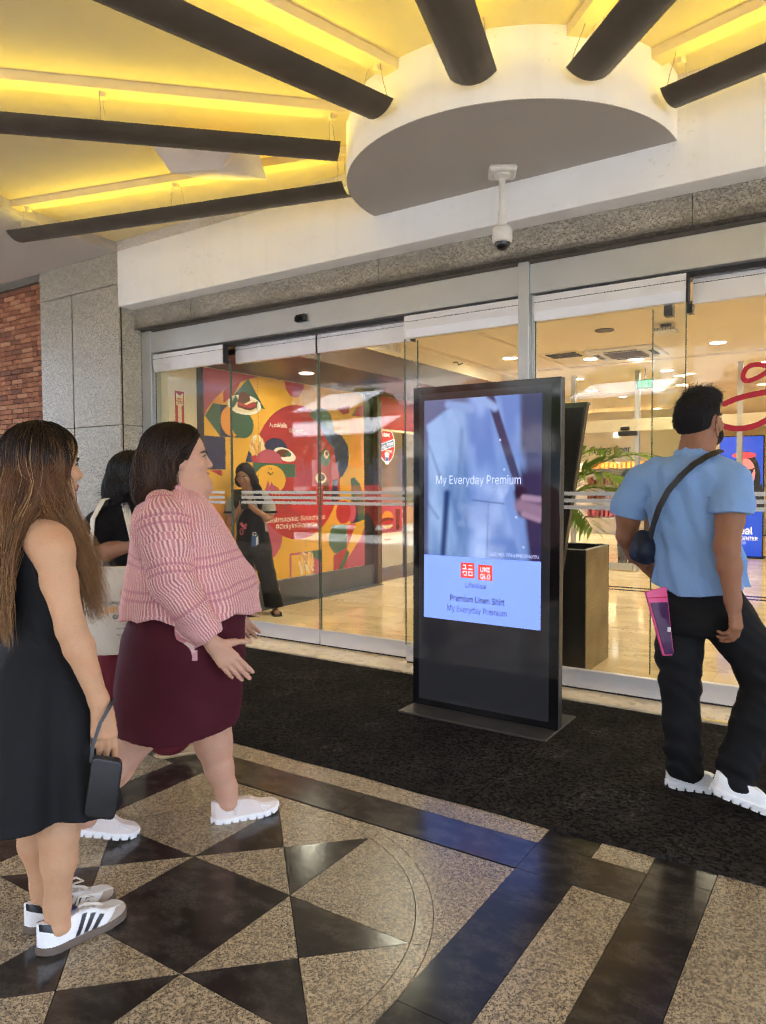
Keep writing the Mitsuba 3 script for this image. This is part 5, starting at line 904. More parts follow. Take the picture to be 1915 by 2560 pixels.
def arm_uv(q):
    out = np.zeros((len(q), 2)); best = np.full(len(q), 9.0); L0 = 0
    for a, b_ in zip(ax, ax[1:]):
        dv = b_ - a; L = np.linalg.norm(dv); t = np.clip((q - a) @ dv / L ** 2, 0, 1); r_ = q - a - t[:, None] * dv; dd = np.linalg.norm(r_, axis=1); e1 = nrm(np.cross(dv, U(0, 1, .01))); e2 = nrm(np.cross(dv, e1)); th = np.arctan2(r_ @ e2, r_ @ e1); mk = dd < best; best[mk] = dd[mk]; out[mk] = np.c_[th * .085, L0 + t * L][mk]; L0 += L
    return out
put('sleeve', m, 'm_blouse', w2, smooth=True, uv=arm_uv(q))
s_ = Body(*bounds((-.9, 3.0, .8), (-.5, 3.25, 1.4), m=.09), .007); capU(s_, [(-.83, 3.06, 1.31, .08), (-.80, 3.13, 1.2, .085), (-.75, 3.16, 1.0, .07), (-.69, 3.14, .88, .05)], k=.05); m = s_.mesh(); put('sleeve', m, 'm_blouse', w2, smooth=True, uv=arm_uv(m.vertices - U(0, .43, 0)))
cl_ = Body(*bounds((-.98, 2.8, 1.20), (-.62, 3.1, 1.45), m=.02), .0045); cp = [(-.108, 0, -.104), (-.083, .072, -.110), (-.012, .104, -.128), (.05, .094, -.160), (.095, .062, -.205), (.130, .032, -.258)]
for sg in (-1, 1):
    for (x0, y0, z0_), (x1, y1, z1_) in zip(cp, cp[1:]): cl_.bone(at2(x0, sg * y0, z0_), .008, at2(x1, sg * y1, z1_), .008, .008, nrm(A2.T @ vec(-.3, sg * .5, .8)), 3.2)
m = cl_.mesh(); kc_ = numbered(w2 + '__collar'); scene[kc_] = mikit.ply(m, 'm_blouse', smooth=True, uv=np.c_[m.vertices @ f2, m.vertices[:, 2]])
sk = Body(*bounds((-1.15, 2.6, .36), (-.5, 3.25, .93), m=.05), .006)
def fold3(th, z): t = np.clip((.88 - z) / .45, 0, 1); return .008 * np.sin(3 * th + 14 * z) * np.sin(th + 1) + .004 * np.sin(30 * z + 5 * th) * np.clip(np.cos(th + 1.2), 0, 1) + .010 * t * np.sin(4 * th + 2)
sk.loft(oval([(.94, -.80, 2.93, .225, .205, .20), (.87, -.80, 2.93, .245, .225, .22), (.77, -.80, 2.93, .235, .258, .242), (.63, -.805, 2.93, .222, .262, .24), (.50, -.81, 2.925, .215, .262, .235), (.38, -.815, 2.92, .212, .262, .232)]), f2, .01, fold3, z0=lambda th, z: .425 + .012 * np.cos(th - .2) + .006 * np.sin(4 * th))
put('skirt', sk.mesh(), 'm_maroon_skirt', w2, smooth=True)
hb = Body(*bounds((-1.02, 2.75, 1.28), (-.68, 3.1, 1.68), m=.04), .005); hb.egg(c2 + A2.T @ vec(-.016, 0, .036), np.array([.108, .088, .101]), A2, .02)
capU(hb, [(-.87, 2.90, 1.54, .088), (-.905, 2.89, 1.46, .070), (-.935, 2.88, 1.385, .050), (-.955, 2.88, 1.335, .025)], k=.05)
for sg in (-1, 1): hb.chain([(at2(-.05, sg * .066, .0), .028), (at2(-.085, sg * .074, -.12), .024)], k=.06)
hb.cut(lambda x, y, z: (((x - c2[0]) * A2[0][0] + (y - c2[1]) * A2[0][1]) * .90 - (z - c2[2]) * .43 - .022) * .9)
hk = put('hair', hb.mesh(), 'm_hair_under_dark', w2, smooth=True)
m, uv = hairs(push(drape(c2, A2, 2300, 5, .102, .135, .08, (1.28, 1.38), .03, 1.9, .015), hb), .0017, 4); put('strands', m, 'm_hair_dark', hk, smooth=True, uv=uv)
shoe(w2, U(-.715, 2.955), U(-.47, 3.065), 0, 0.0, 'cloud', -.03); shoe(w2, U(-1.245, 2.735), U(-1.02, 2.845), 0, 0, 'cloud', .30)

# ------------------------------------------------------------------ the woman with the canvas tote, behind
w3 = thing('person', 'woman in a black t-shirt with black wavy hair, half hidden behind the pink blouse', 'person')
f3 = dirU(25); l3 = np.cross(ZUP, f3); c3 = U(-1.215, 3.60, 1.428)
b = Body(*bounds((-1.5, 3.4, 0), (-.85, 3.85, 1.55), m=.10), .006); at3, A3 = head(b, c3, f3, .96)
capU(b, [(-1.265, 3.60, 1.24, .07), (-1.245, 3.60, 1.33, .053), (-1.225, 3.60, 1.40, .05)], k=.04); capU(b, [(-1.30, 3.50, 1.235, .062), (-1.385, 3.475, 1.16, .062), (-1.435, 3.465, 1.085, .050), (-1.31, 3.45, 1.085, .044), (-1.18, 3.44, 1.11, .031)], k=.025); hand(b, U(-1.18, 3.44, 1.11), U(1, .1, .1), U(0, -1, .2), U(0, .3, 1), .9, (.5, .5, .5, .5))
capU(b, [(-1.24, 3.75, 1.235, .06), (-1.25, 3.78, 1.0, .045), (-1.15, 3.78, .9, .03)], k=.03); hand(b, U(-1.15, 3.78, .9), U(.7, 0, -.7), l3, f3, .9); capU(b, [(-1.13, 3.68, .25, .045), (-1.12, 3.68, .07, .04)]); capU(b, [(-1.36, 3.58, .30, .045), (-1.42, 3.56, .12, .04)])
capU(b, [(-1.265, 3.60, 1.24, .08), (-1.265, 3.60, .8, .08), (-1.13, 3.68, .25, .05)]); capU(b, [(-1.265, 3.60, .8, .08), (-1.36, 3.58, .30, .045)]); put('body', b.mesh(), 'm_skin_tan', w3, smooth=True); face(w3, at3, f3, .96)
t3 = Body(*bounds((-1.45, 3.35, .72), (-1.05, 3.85, 1.35), m=.08), .006); t3.loft(oval([(1.325, -1.255, 3.60, .055, .06, .07), (1.29, -1.26, 3.60, .08, .09, .13), (1.24, -1.265, 3.60, .11, .11, .175), (1.12, -1.265, 3.60, .15, .115, .185), (.95, -1.265, 3.60, .15, .12, .18), (.78, -1.265, 3.60, .16, .14, .19)]), f3, .01, lambda th, z: .005 * np.sin(5 * th + 20 * z))
capU(t3, [(-1.29, 3.52, 1.245, .075), (-1.345, 3.485, 1.19, .082), (-1.372, 3.475, 1.155, .080)], k=.04); capU(t3, [(-1.25, 3.72, 1.24, .075), (-1.25, 3.77, 1.12, .075)], k=.04); put('t_shirt', t3.mesh(), 'm_black_tee', w3, smooth=True)
p3_ = Body(*bounds((-1.5, 3.4, .05), (-.95, 3.85, .85), m=.10), .007); p3_.loft(oval([(.85, -1.265, 3.60, .15, .14, .18), (.70, -1.265, 3.60, .155, .16, .19)]), f3, .02); capU(p3_, [(-1.22, 3.66, .72, .11), (-1.13, 3.68, .42, .10), (-1.10, 3.68, .14, .125)], k=.04); capU(p3_, [(-1.29, 3.55, .72, .11), (-1.34, 3.58, .42, .085), (-1.40, 3.56, .20, .10)], k=.04); put('trousers', p3_.mesh(), 'm_maroon', w3, smooth=True)
hb = Body(*bounds((-1.42, 3.4, 1.2), (-1.1, 3.8, 1.6), m=.04), .006); hb.egg(c3 + A3.T @ vec(-.016, 0, .03), np.array([.106, .09, .098]), A3, .02); capU(hb, [(-1.25, 3.57, 1.46, .085), (-1.275, 3.54, 1.37, .075), (-1.295, 3.52, 1.30, .05)], k=.04); hb.cut(lambda x, y, z: (((x - c3[0]) * A3[0][0] + (y - c3[1]) * A3[0][1]) * .90 - (z - c3[2]) * .43 - .03))
hk = put('hair', hb.mesh(), 'm_hair_black', w3, smooth=True); ps = drape(c3, A3, 900, 8, .11, .13, .08, (1.25, 1.36), .04, 1.7, .03)
for q in ps: n_ = len(q); q += np.linspace(0, 1, n_)[:, None] ** 1.5 * .012 * np.c_[np.sin(np.linspace(0, 11, n_) + q[0, 0] * 90), np.cos(np.linspace(0, 11, n_) + q[0, 1] * 90), np.zeros(n_)]
m, uv = hairs(push(ps, hb), .002, 6); put('strands', m, 'm_hair_black', hk, smooth=True, uv=uv)
put('shoe', box(-.12, .12, -.04, .04, 0, .05, .03).apply_transform(frame(U(-1.06, 3.69, 0), f3, l3)), 'm_tan', w3, smooth=40); put('shoe', box(-.12, .10, -.04, .04, 0, .05, .03).apply_transform(frame(U(-1.36, 3.57, .06), f3, l3)), 'm_tan', w3, smooth=40)
mat('m_tan', (.52, .36, .19), .6)
tb = thing('tote_bag', 'white canvas tote bag with printed lettering hanging from a shoulder', 'bag')
tg = Body([-.24, -.06, -.24], [.24, .06, .24], .006); tg.join(lambda x, y, z: np.maximum(np.maximum(np.abs(x + .05 * (z + .2)) - .185, np.abs(z) - .20), np.abs(y) - .012 - .022 * np.clip(1 - (x / .2) ** 2, 0, 1) * np.clip(1 - (z / .22) ** 2, 0, 1) - .003 * np.sin(x * 40 + 8 * z)) - .004, [-.23, -.06, -.22], [.23, .06, .22], .002)
Mt = frame(U(-1.185, 3.36, .815), nrm(U(.98, .12, 0)), nrm(np.cross(ZUP, U(.98, .12, 0)))); m = tg.mesh(); m.apply_transform(Mt); put('bag', m, 'm_canvas', tb, smooth=True)
put('strap', ribbon(np.array([U(-1.34, 3.375, 1.0), U(-1.365, 3.385, 1.13), U(-1.355, 3.395, 1.24), U(-1.325, 3.445, 1.325), U(-1.285, 3.52, 1.348), U(-1.245, 3.50, 1.325), U(-1.195, 3.42, 1.23), U(-1.145, 3.37, 1.08), U(-1.12, 3.375, 1.0)]), np.array([U(-.3, -1, 0), U(-.5, -1, 0), U(-.6, -.8, .3), U(-.4, -.6, .8), U(0, -.3, 1), U(.3, -.7, .7), U(.3, -1, .3), U(.2, -1, 0), U(0, -1, 0)]), .017, .002), 'm_canvas', tb, smooth=40)
Mtx = frame(U(-1.185, 3.36, .815) + nrm(U(.12, -.98, 0)) * .041, nrm(U(.98, .12, 0)), ZUP)
tp = [('a_fry2', Point(.005, .085).buffer(.03)), ('a_brown', Point(.005, .085).buffer(.022)), ('a_white', unary_union([sbox(-.014, .081, .024, .089), sbox(.001, .066, .009, .104)])), ('a_dark', text_poly('PHILIPPINE COLLEGE OF SURGEONS', .012, -.115, .035, .30, True)), ('a_orange', affinity.rotate(text_poly('36th', .03, -.125, -.005, .085, True), 8)), ('a_dark', text_poly('MIDYEAR', .018, -.03, -.005, .13, True)), ('a_dark', text_poly('CONVENTION', .018, -.06, -.032, .19, True)), ('a_dark', text_poly('Theme', .008, -.02, -.06)), ('a_dark', text_poly('May 2025', .008, -.045, -.08)), ('a_dark', text_poly('Manila', .008, -.045, -.108))]
art(tb, 'print', Mtx, tp, {})

# ------------------------------------------------------------------ the man in the blue shirt
m1 = thing('person', 'man in a light blue shirt and black trousers walking off at the right', 'person')
fm = dirU(54.5); lm = np.cross(ZUP, fm); cm = U(1.405, 3.235, 1.665)
b = Body(*bounds((1.05, 2.95, .05), (1.65, 3.5, 1.8), m=.10), .0045); atm, Am = head(b, cm, dirU(30), 1.02)
capU(b, [(1.375, 3.22, 1.46, .085), (1.385, 3.225, 1.535, .062), (1.40, 3.23, 1.60, .060)], k=.05)
capU(b, [(1.37, 3.22, 1.44, .08), (1.475, 3.09, 1.38, .06), (1.445, 3.03, 1.24, .056), (1.412, 2.985, 1.13, .048), (1.415, 2.965, 1.05, .046), (1.424, 2.95, .915, .031), (1.425, 2.945, .89, .030)], k=.02); hand(b, U(1.425, 2.945, .893), U(.10, -.03, -1), U(.62, -.78, .1), U(.75, .6, 0), 1.04, (.40, .52, .60, .66), .06, .3, .3)
capU(b, [(1.36, 3.22, 1.44, .08), (1.18, 3.33, 1.38, .06), (1.145, 3.39, 1.24, .055), (1.148, 3.42, 1.145, .047), (1.195, 3.44, 1.06, .042), (1.245, 3.44, 1.00, .029)], k=.02); hand(b, U(1.245, 3.44, 1.00), U(.75, -.2, -.6), U(-.5, -.6, .5), U(.5, .2, .6), 1.0, (.8, .85, .9, .9), .04)
put('body', b.mesh(), 'm_skin_brown', m1, smooth=True); face(m1, atm, fm, 1.02)
def foldm(th, z): return .006 * np.sin(7 * th + 6 * z) * np.clip((1.42 - z) / .25, 0, 1) + .006 * np.sin(26 * z + 5 * th) * np.exp(-((z - 1.0) / .10) ** 2) + .004 * np.sin(13 * th + 16 * z)
sh_ = Body(*bounds((1.05, 3.0, .86), (1.62, 3.5, 1.56), m=.08), .0045); sh_.loft(oval([(1.535, 1.383, 3.222, .060, .060, .064), (1.515, 1.375, 3.22, .07, .075, .085), (1.495, 1.365, 3.215, .08, .092, .135), (1.465, 1.355, 3.21, .095, .108, .180), (1.42, 1.35, 3.21, .11, .118, .195), (1.33, 1.35, 3.21, .125, .122, .190), (1.20, 1.365, 3.205, .13, .122, .178), (1.06, 1.385, 3.20, .14, .13, .185), (.95, 1.395, 3.195, .152, .142, .197), (.88, 1.40, 3.19, .158, .15, .205)]), fm, .01, foldm, z0=lambda th, z: .928 - .022 * np.cos(2 * th) + .004 * np.sin(6 * th))
for pts_, e_, dn in (([(1.43, 3.145, 1.445, .066), (1.48, 3.10, 1.385, .080), (1.462, 3.055, 1.30, .082), (1.44, 3.02, 1.23, .078)], U(1.45, 3.035, 1.262), nrm(U(-.08, -.12, -1))), ([(1.24, 3.285, 1.445, .066), (1.185, 3.33, 1.385, .076), (1.15, 3.37, 1.29, .080), (1.125, 3.40, 1.21, .075)], U(1.132, 3.39, 1.24), nrm(U(-.2, .15, -1)))):
    sl_ = Body(sh_.lo, sh_.lo + sh_.h * (np.array(sh_.v.shape) - 1), sh_.h); capU(sl_, pts_, k=.04); sl_.cut(lambda x, y, z: (x - e_[0]) * dn[0] + (y - e_[1]) * dn[1] + (z - e_[2]) * dn[2]); n_ = [min(p_, q_) for p_, q_ in zip(sl_.v.shape, sh_.v.shape)]; sA, sB = sh_.v[:n_[0], :n_[1], :n_[2]], sl_.v[:n_[0], :n_[1], :n_[2]]
    q_ = np.maximum(.03 - np.abs(sA - sB), 0) / .03; q_ *= (sh_.ax[2][None, None, :n_[2]] > 1.33); sA[:] = np.minimum(sA, sB) - q_ * q_ * .0075
xx = sh_.ax[0][:, None, None], sh_.ax[1][None, :, None], sh_.ax[2][None, None, :]; sh_.v += (.0035 * np.sin(xx[2] * 48 + 20 * xx[0] - 14 * xx[1]) * np.sin(xx[0] * 21 + xx[1] * 13 + 1) * (np.abs(sh_.v) < .05)).astype(np.float32)
put('shirt', sh_.mesh(), 'm_blue_shirt', m1, smooth=True)
A_c = lambda x, y: ZUP - .45 * nrm(Am.T @ vec(x, y, .0)); cl_ = Body(*bounds((1.25, 3.1, 1.42), (1.55, 3.4, 1.58), m=.02), .004); cp = [(-.100, 0, -.135), (-.080, .060, -.142), (-.02, .085, -.162), (.05, .070, -.19), (.088, .026, -.215)]
for sg in (-1, 1):
    for (x0, y0, z0_), (x1, y1, z1_) in zip(cp, cp[1:]): cl_.bone(atm(x0, sg * y0, z0_), .008, atm(x1, sg * y1, z1_), .0075, .006, nrm(A_c(x0, sg * y0)), 2.6)
put('collar', cl_.mesh(), 'm_blue_shirt', m1, smooth=True)
put('yoke_seam', cat([tube([U(1.385 - .055 * s_ * i + .0, 3.215 + .0388 * i * s_, 1.455 - .012 * abs(i) * 0) - fm * (.118 - .0085 * i * i) for i in np.linspace(0, 3.0, 8)], .0012, 5) for s_ in (-1, 1)]), 'm_blue_shirt', m1)
tr = Body(*bounds((1.1, 2.9, .06), (1.75, 3.4, 1.0), m=.09), .005); tr.loft(oval([(1.0, 1.395, 3.195, .11, .10, .15), (.90, 1.40, 3.19, .135, .118, .172), (.82, 1.405, 3.185, .15, .165, .198), (.74, 1.41, 3.185, .14, .155, .195)]), fm, .02)
capU(tr, [(1.33, 3.235, .80, 0.1058), (1.315, 3.215, .64, 0.0966), (1.315, 3.20, .50, 0.0828), (1.325, 3.205, .33, 0.0764), (1.338, 3.215, .20, 0.0736), (1.350, 3.22, .09, 0.0736)], k=.03); capU(tr, [(1.485, 3.125, .80, 0.1150), (1.575, 3.07, .66, 0.0994), (1.610, 3.05, .54, 0.0865), (1.56, 3.045, .38, 0.0810), (1.51, 3.05, .22, 0.0773), (1.49, 3.05, .12, 0.0782)], k=.03)
tr.cut(lambda x, y, z: .072 + .35 * (np.abs(x - U(1.35, 3.22)[0]) < 0) - z + 0 * x + 0 * y); xx = tr.ax[0][:, None, None], tr.ax[1][None, :, None], tr.ax[2][None, None, :]; g_ = np.exp(-((xx[2] - .13) / .10) ** 2) + .6 * np.exp(-((xx[2] - .55) / .10) ** 2) + .25
tr.v += (g_ * .007 * np.sin(xx[2] * 75 + 26 * xx[0] + 3 * np.sin(xx[1] * 30)) * np.sin(xx[1] * 26 + xx[0] * 17 + 9 * xx[2]) * (np.abs(tr.v) < .05)).astype(np.float32); put('trousers', tr.mesh(), 'm_black_trousers', m1, smooth=True)
hb = Body(*bounds((1.25, 3.1, 1.5), (1.6, 3.4, 1.82), m=.03), .004); hb.egg(cm + Am.T @ vec(-.014, 0, .036), np.array([.106, .082, .098]), Am, .02); hb.egg(cm + Am.T @ vec(-.055, 0, -.01), np.array([.062, .076, .075]), Am, .03); hb.egg(cm + Am.T @ vec(.03, 0, .10), np.array([.07, .07, .045]), Am, .03)
hb.cut(lambda x, y, z: ((x - cm[0]) * Am[0][0] + (y - cm[1]) * Am[0][1]) * .94 - (z - cm[2]) * .42 - .022)
for y_ in (-1, 1): hb.egg(atm(.012, y_ * .088, -.012), np.array([.032, .03, .038]), Am, dent=True)
hb.cut(lambda x, y, z: (cm[2] - z) - .062 + .35 * ((x - cm[0]) * Am[0][0] + (y - cm[1]) * Am[0][1] + .1)); xx = hb.ax[0][:, None, None], hb.ax[1][None, :, None], hb.ax[2][None, None, :]; hb.v += (.0015 * np.sin(xx[0] * 210 + 40 * xx[2]) * np.sin(xx[1] * 190) * np.sin(xx[2] * 150)).astype(np.float32)
mat('m_hair_under_black', (.009, .008, .008), .8, .15); hk = put('hair', hb.mesh(1), 'm_hair_under_black', m1, smooth=True); rr = np.random.default_rng(21); ps = []
for p0, az, el in scalp(cm, Am, 2600, rr, (.108, .086, .105), -.5, .6):
    if el < -.1 and abs(az) < 2.2: continue
    e = nrm(p0 - cm); g2 = nrm(np.cross(e, Am[1]) * .6 + rr.normal(size=3) * .5 + ZUP * (-.5 if el < .5 else .3)); L = (.040 if el > .55 else .024) if el > .3 else .008; g2 = nrm(Am[0] * (.6 if el > .6 else .1) + Am[1] * (.3 * rr.normal()) - ZUP * (.9 if el < .8 else -.1) + rr.normal(size=3) * .32); ps.append(bez([p0, p0 + e * L * .35, p0 + e * L * .35 + g2 * L * .5, p0 + e * L * .25 + g2 * L], 5))
m, uv = hairs(push(ps, hb, .004), .0016, 9); put('strands', m, 'm_hair_black', hk, smooth=True, uv=uv)
mk = Body(cm - .14, cm + .14, .0045); mk.egg(atm(.050, 0, -.062), np.array([.066, .068, .056]), Am, .02); mk.bone(atm(.085, 0, -.03), .022, atm(.095, 0, -.06), .03, .02); mk.cut(lambda x, y, z: -((x - cm[0]) * Am[0][0] + (y - cm[1]) * Am[0][1]) + .030); mkk = put('face_mask', mk.mesh(), 'm_black_tee', m1, smooth=True)
put('ear_loop', cat([tube([atm(.035, s_ * .070, -.045), atm(.015, s_ * .081, -.03), atm(-.015, s_ * .088, -.005), atm(-.004, s_ * .086, .022)], .0018, 5) for s_ in (-1, 1)] + [tube([atm(.04, s_ * .068, -.09), atm(.0, s_ * .080, -.06), atm(-.018, s_ * .087, -.02), atm(-.004, s_ * .086, .022)], .0018, 5) for s_ in (-1, 1)]), 'm_black', mkk)
shoe(m1, U(1.285, 3.275), U(1.54, 3.19), 0, .0095, 'big'); shoe(m1, U(1.365, 3.04), U(1.635, 2.965), 0, .0095, 'big', .30)
sb = thing('sling_bag', 'small dark navy sling bag on a black strap across the blue shirt', 'bag')
pth = np.array([(1.455, 3.13, 1.53), (1.425, 3.105, 1.522), (1.38, 3.095, 1.505), (1.32, 3.095, 1.468), (1.27, 3.10, 1.42), (1.228, 3.125, 1.36), (1.20, 3.15, 1.29), (1.185, 3.18, 1.21), (1.185, 3.215, 1.15)]); put('strap', ribbon(np.array([U(*q) for q in pth]) - fm * .010, np.array([U(.1, -.3, 1), U(0, -.7, .8), U(-.2, -.9, .6), U(-.4, -.9, .3), U(-.5, -.8, .2), U(-.6, -.8, .1), U(-.7, -.7, 0), U(-.8, -.5, 0), U(-.9, -.4, 0)]), .0125, .003), 'm_black', sb, smooth=40)
bb = Body(U(1.2, 3.3, 1.09) - .16, U(1.2, 3.3, 1.09) + .16, .0045); bb.egg(U(1.195, 3.29, 1.095), np.array([.055, .10, .075]), np.array([lm, fm, ZUP]), .02); bb.bone(U(1.165, 3.27, 1.15), .03, U(1.15, 3.30, 1.07), .03, .03); put('bag', bb.mesh(), 'm_navy_bag', sb, smooth=True)
pk = thing('plastic_pouch', 'pink edged clear plastic pouch held against the black trousers', 'pouch'); mat('m_pink_film', (.70, .09, .24), .2); mat('m_purple_film', paint((.075, .03, .085), .35, 30), .08)
Mq = frame(U(1.185, 3.12, .80), nrm(U(1, .25, 0)), ZUP); g = Polygon([(-.065, .125), (.035, .145), (.075, -.155), (.025, -.155)]); g2 = g.intersection(sbox(-1, -1, 1, .085)).buffer(-.006)
def ex(gm, t0, t1):
    m = prism(gm, t0, t1); m.apply_transform(Mq); return m
put('film', ex(g, -.006, .006), 'm_pink_film', pk); put('contents', ex(g2, .006, .011), 'm_purple_film', pk); put('zip_line', ex(sbox(-.058, .098, .04, .102), .0062, .0075), 'm_red', pk); put('card', ex(sbox(.038, -.05, .055, -.03), .0112, .012), 'a_white', pk)

# ------------------------------------------------------------------ the woman behind the glass, looking at her phone
w4 = thing('person', 'woman behind the glass looking down at her phone in front of the mural', 'person')
f4 = dirU(-97); l4 = np.cross(ZUP, f4); c4 = U(-1.452, 7.66, 1.482)
b = Body(*bounds((-1.65, 7.5, 0), (-1.1, 7.9, 1.62), m=.10), .006); at4, A4 = head(b, c4, nrm(f4 + U(-.12, 0, -.42)), .96, nrm(ZUP + f4 * .42)); capU(b, [(-1.42, 7.76, 1.28, .06), (-1.44, 7.73, 1.36, .05), (-1.447, 7.70, 1.43, .05)], k=.04)
capU(b, [(-1.57, 7.76, 1.26, .05), (-1.62, 7.74, 1.03, .042), (-1.60, 7.65, 1.0, .04), (-1.48, 7.55, 1.15, .027)], k=.02); hand(b, U(-1.48, 7.55, 1.15), U(.6, -.2, .5), U(-.3, -.6, -.5), U(0, 0, 1), .9, (.6, .6, .6, .6)); capU(b, [(-1.26, 7.76, 1.26, .05), (-1.21, 7.74, 1.05, .044), (-1.24, 7.65, 1.04, .04), (-1.38, 7.55, 1.17, .027)], k=.02); hand(b, U(-1.38, 7.55, 1.17), U(-.6, -.2, .5), U(.3, -.6, -.5), U(0, 0, 1), .9, (.6, .6, .6, .6))
for x, y in ((-1.435, 7.72), (-1.165, 7.74)): capU(b, [(x, y + .06, .25, .045), (x, y + .06, .09, .036)]); b.bone(U(x, y + .05, .04), .034, U(x + .04, y - .10, .03), .030, .03)
capU(b, [(-1.42, 7.76, 1.28, .06), (-1.40, 7.77, .8, .08), (-1.435, 7.78, .25, .045)]); capU(b, [(-1.39, 7.77, .8, .08), (-1.165, 7.80, .25, .045)]); put('body', b.mesh(), 'm_skin_tan', w4, smooth=True); face(w4, at4, f4, .96, down=.004)
t4 = Body(*bounds((-1.65, 7.6, .75), (-1.15, 7.95, 1.34), m=.08), .006); t4.loft(oval([(1.33, -1.42, 7.765, .05, .05, .06), (1.30, -1.42, 7.765, .07, .07, .12), (1.26, -1.415, 7.77, .09, .09, .165), (1.12, -1.41, 7.77, .115, .10, .165), (.92, -1.40, 7.77, .11, .10, .165), (.80, -1.40, 7.77, .12, .11, .175)]), f4, .01, lambda th, z: .006 * np.sin(5 * th + 22 * z)); capU(t4, [(-1.55, 7.765, 1.265, .065), (-1.60, 7.755, 1.16, .070), (-1.61, 7.75, 1.11, .072)], k=.04); capU(t4, [(-1.28, 7.765, 1.265, .065), (-1.23, 7.755, 1.16, .070), (-1.215, 7.75, 1.11, .072)], k=.04); put('t_shirt', t4.mesh(), 'm_grey_tee', w4, smooth=True)
put('sleeve_trim', cat([tube([U(-1.612 + .076 * math.cos(a), 7.75 + .076 * math.sin(a), 1.095) for a in np.linspace(0, 6.4, 18)], .012, 6), tube([U(-1.214 + .076 * math.cos(a), 7.75 + .076 * math.sin(a), 1.095) for a in np.linspace(0, 6.4, 18)], .012, 6)]), 'm_black_tee', w4)
p4 = Body(*bounds((-1.62, 7.6, .04), (-1.05, 7.95, .9), m=.08), .006); p4.loft(oval([(.90, -1.395, 7.77, .11, .11, .165), (.78, -1.39, 7.77, .125, .13, .185), (.68, -1.385, 7.77, .125, .13, .19)]), f4, .02); capU(p4, [(-1.465, 7.77, .70, .10), (-1.455, 7.77, .42, .085), (-1.435, 7.78, .09, .095)], k=.03); capU(p4, [(-1.305, 7.77, .70, .105), (-1.245, 7.77, .42, .088), (-1.18, 7.79, .09, .10)], k=.03); p4.cut(lambda x, y, z: .075 - z + 0 * x + 0 * y); put('trousers', p4.mesh(), 'm_black_trousers', w4, smooth=True)
hb = Body(*bounds((-1.62, 7.5, 1.1), (-1.25, 7.9, 1.65), m=.04), .006); hb.egg(c4 + A4.T @ vec(-.018, 0, .036), np.array([.104, .088, .10]), A4, .02)
for sg in (-1, 1): hb.chain([(at4(-.03, sg * .062, .03), .042), (at4(-.035, sg * .088, -.06), .036), (U(-1.43 - sg * -.10, 7.70, 1.33), .042), (U(-1.425 - sg * -.125, 7.68, 1.22), .034), (U(-1.42 - sg * -.125, 7.67, 1.12), .016)], k=.04)
hb.cut(lambda x, y, z: ((x - c4[0]) * A4[0][0] + (y - c4[1]) * A4[0][1] + (z - c4[2]) * A4[0][2]) * .93 - ((x - c4[0]) * A4[2][0] + (y - c4[1]) * A4[2][1] + (z - c4[2]) * A4[2][2]) * .36 - .036, c4 - .14, c4 + .2); put('hair', hb.mesh(), 'm_hair_soft', w4, smooth=True)
for x, y in ((-1.435, 7.72), (-1.165, 7.74)):
    sd = put('sandal', box(-.05, .05, -.14, .13, 0, .014, .006).apply_transform(frame(U(x + .02, y - .01, 0), U(1, .25), U(-.25, 1))), 'm_black', w4); put('strap', cat([tube([U(x - .035 + .02 + o, y - .06, .02), U(x + .02 + o, y - .08, .068), U(x + .07 + o, y - .05, .02)], .008, 6) for o in (-.008, .012)] + [tube([U(x - .03, y + .0, .02), U(x + .02, y - .075, .068), U(x + .06, y + .01, .02)], .007, 6)]), 'm_black', sd)
ph = thing('mobile_phone', 'dark mobile phone held up by the woman behind the glass', 'phone'); put('case', box(-.04, .04, -.005, .005, -.075, .075, .003).apply_transform(frame(U(-1.43, 7.50, 1.20), U(1, 0), nrm(U(0, 1, .5)))), 'm_black', ph)
bg = thing('crossbody_bag', 'black bag with key charms hanging in front of the woman behind the glass', 'bag'); bb = Body(U(-1.39, 7.6, .95) - .24, U(-1.39, 7.6, .95) + .24, .006); bb.loft(oval([(1.14, -1.395, 7.63, .03, .03, .05), (1.06, -1.39, 7.62, .05, .05, .11), (.95, -1.385, 7.62, .065, .06, .15), (.82, -1.385, 7.62, .07, .06, .155), (.78, -1.385, 7.62, .055, .05, .14)]), f4, .01); put('bag', bb.mesh(), 'm_black_tee', bg, smooth=True); put('strap', tube([U(-1.395, 7.63, 1.14), U(-1.36, 7.66, 1.25), U(-1.33, 7.74, 1.31), U(-1.34, 7.83, 1.29)], .012, 6), 'm_black', bg)
put('charm', cat([trimesh.creation.icosphere(2, .016).apply_translation(U(-1.455 + dx, 7.545, .96 + dz)) for dx, dz in ((0, 0), (.02, -.02), (-.015, .02), (.03, .01))]), 'a_pink', bg, smooth=True); put('charm_loop', tube([U(-1.47 + .016 * math.cos(a), 7.545, .90 + .035 * math.sin(a)) for a in np.linspace(0, 6.4, 18)], .005, 6), 'a_pink', bg); put('key_ring', tube([U(-1.335 + .018 * math.cos(a), 7.545, .875 + .018 * math.sin(a)) for a in np.linspace(0, 6.4, 18)], .004, 6), 'm_alu_light', bg); put('key_tag', box(-.022, .022, -.004, .004, -.055, .055, .003).apply_transform(frame(U(-1.345, 7.545, .80), U(1, 0), U(0, 1))), 'a_blue', bg); put('key', cat([box(-.006, .006, -.002, .002, -.045, .045).apply_transform(frame(U(-1.315 + .012 * i, 7.545, .80 + .01 * i), U(1, 0), U(0, 1))) for i in range(2)]), 'm_alu_light', bg)
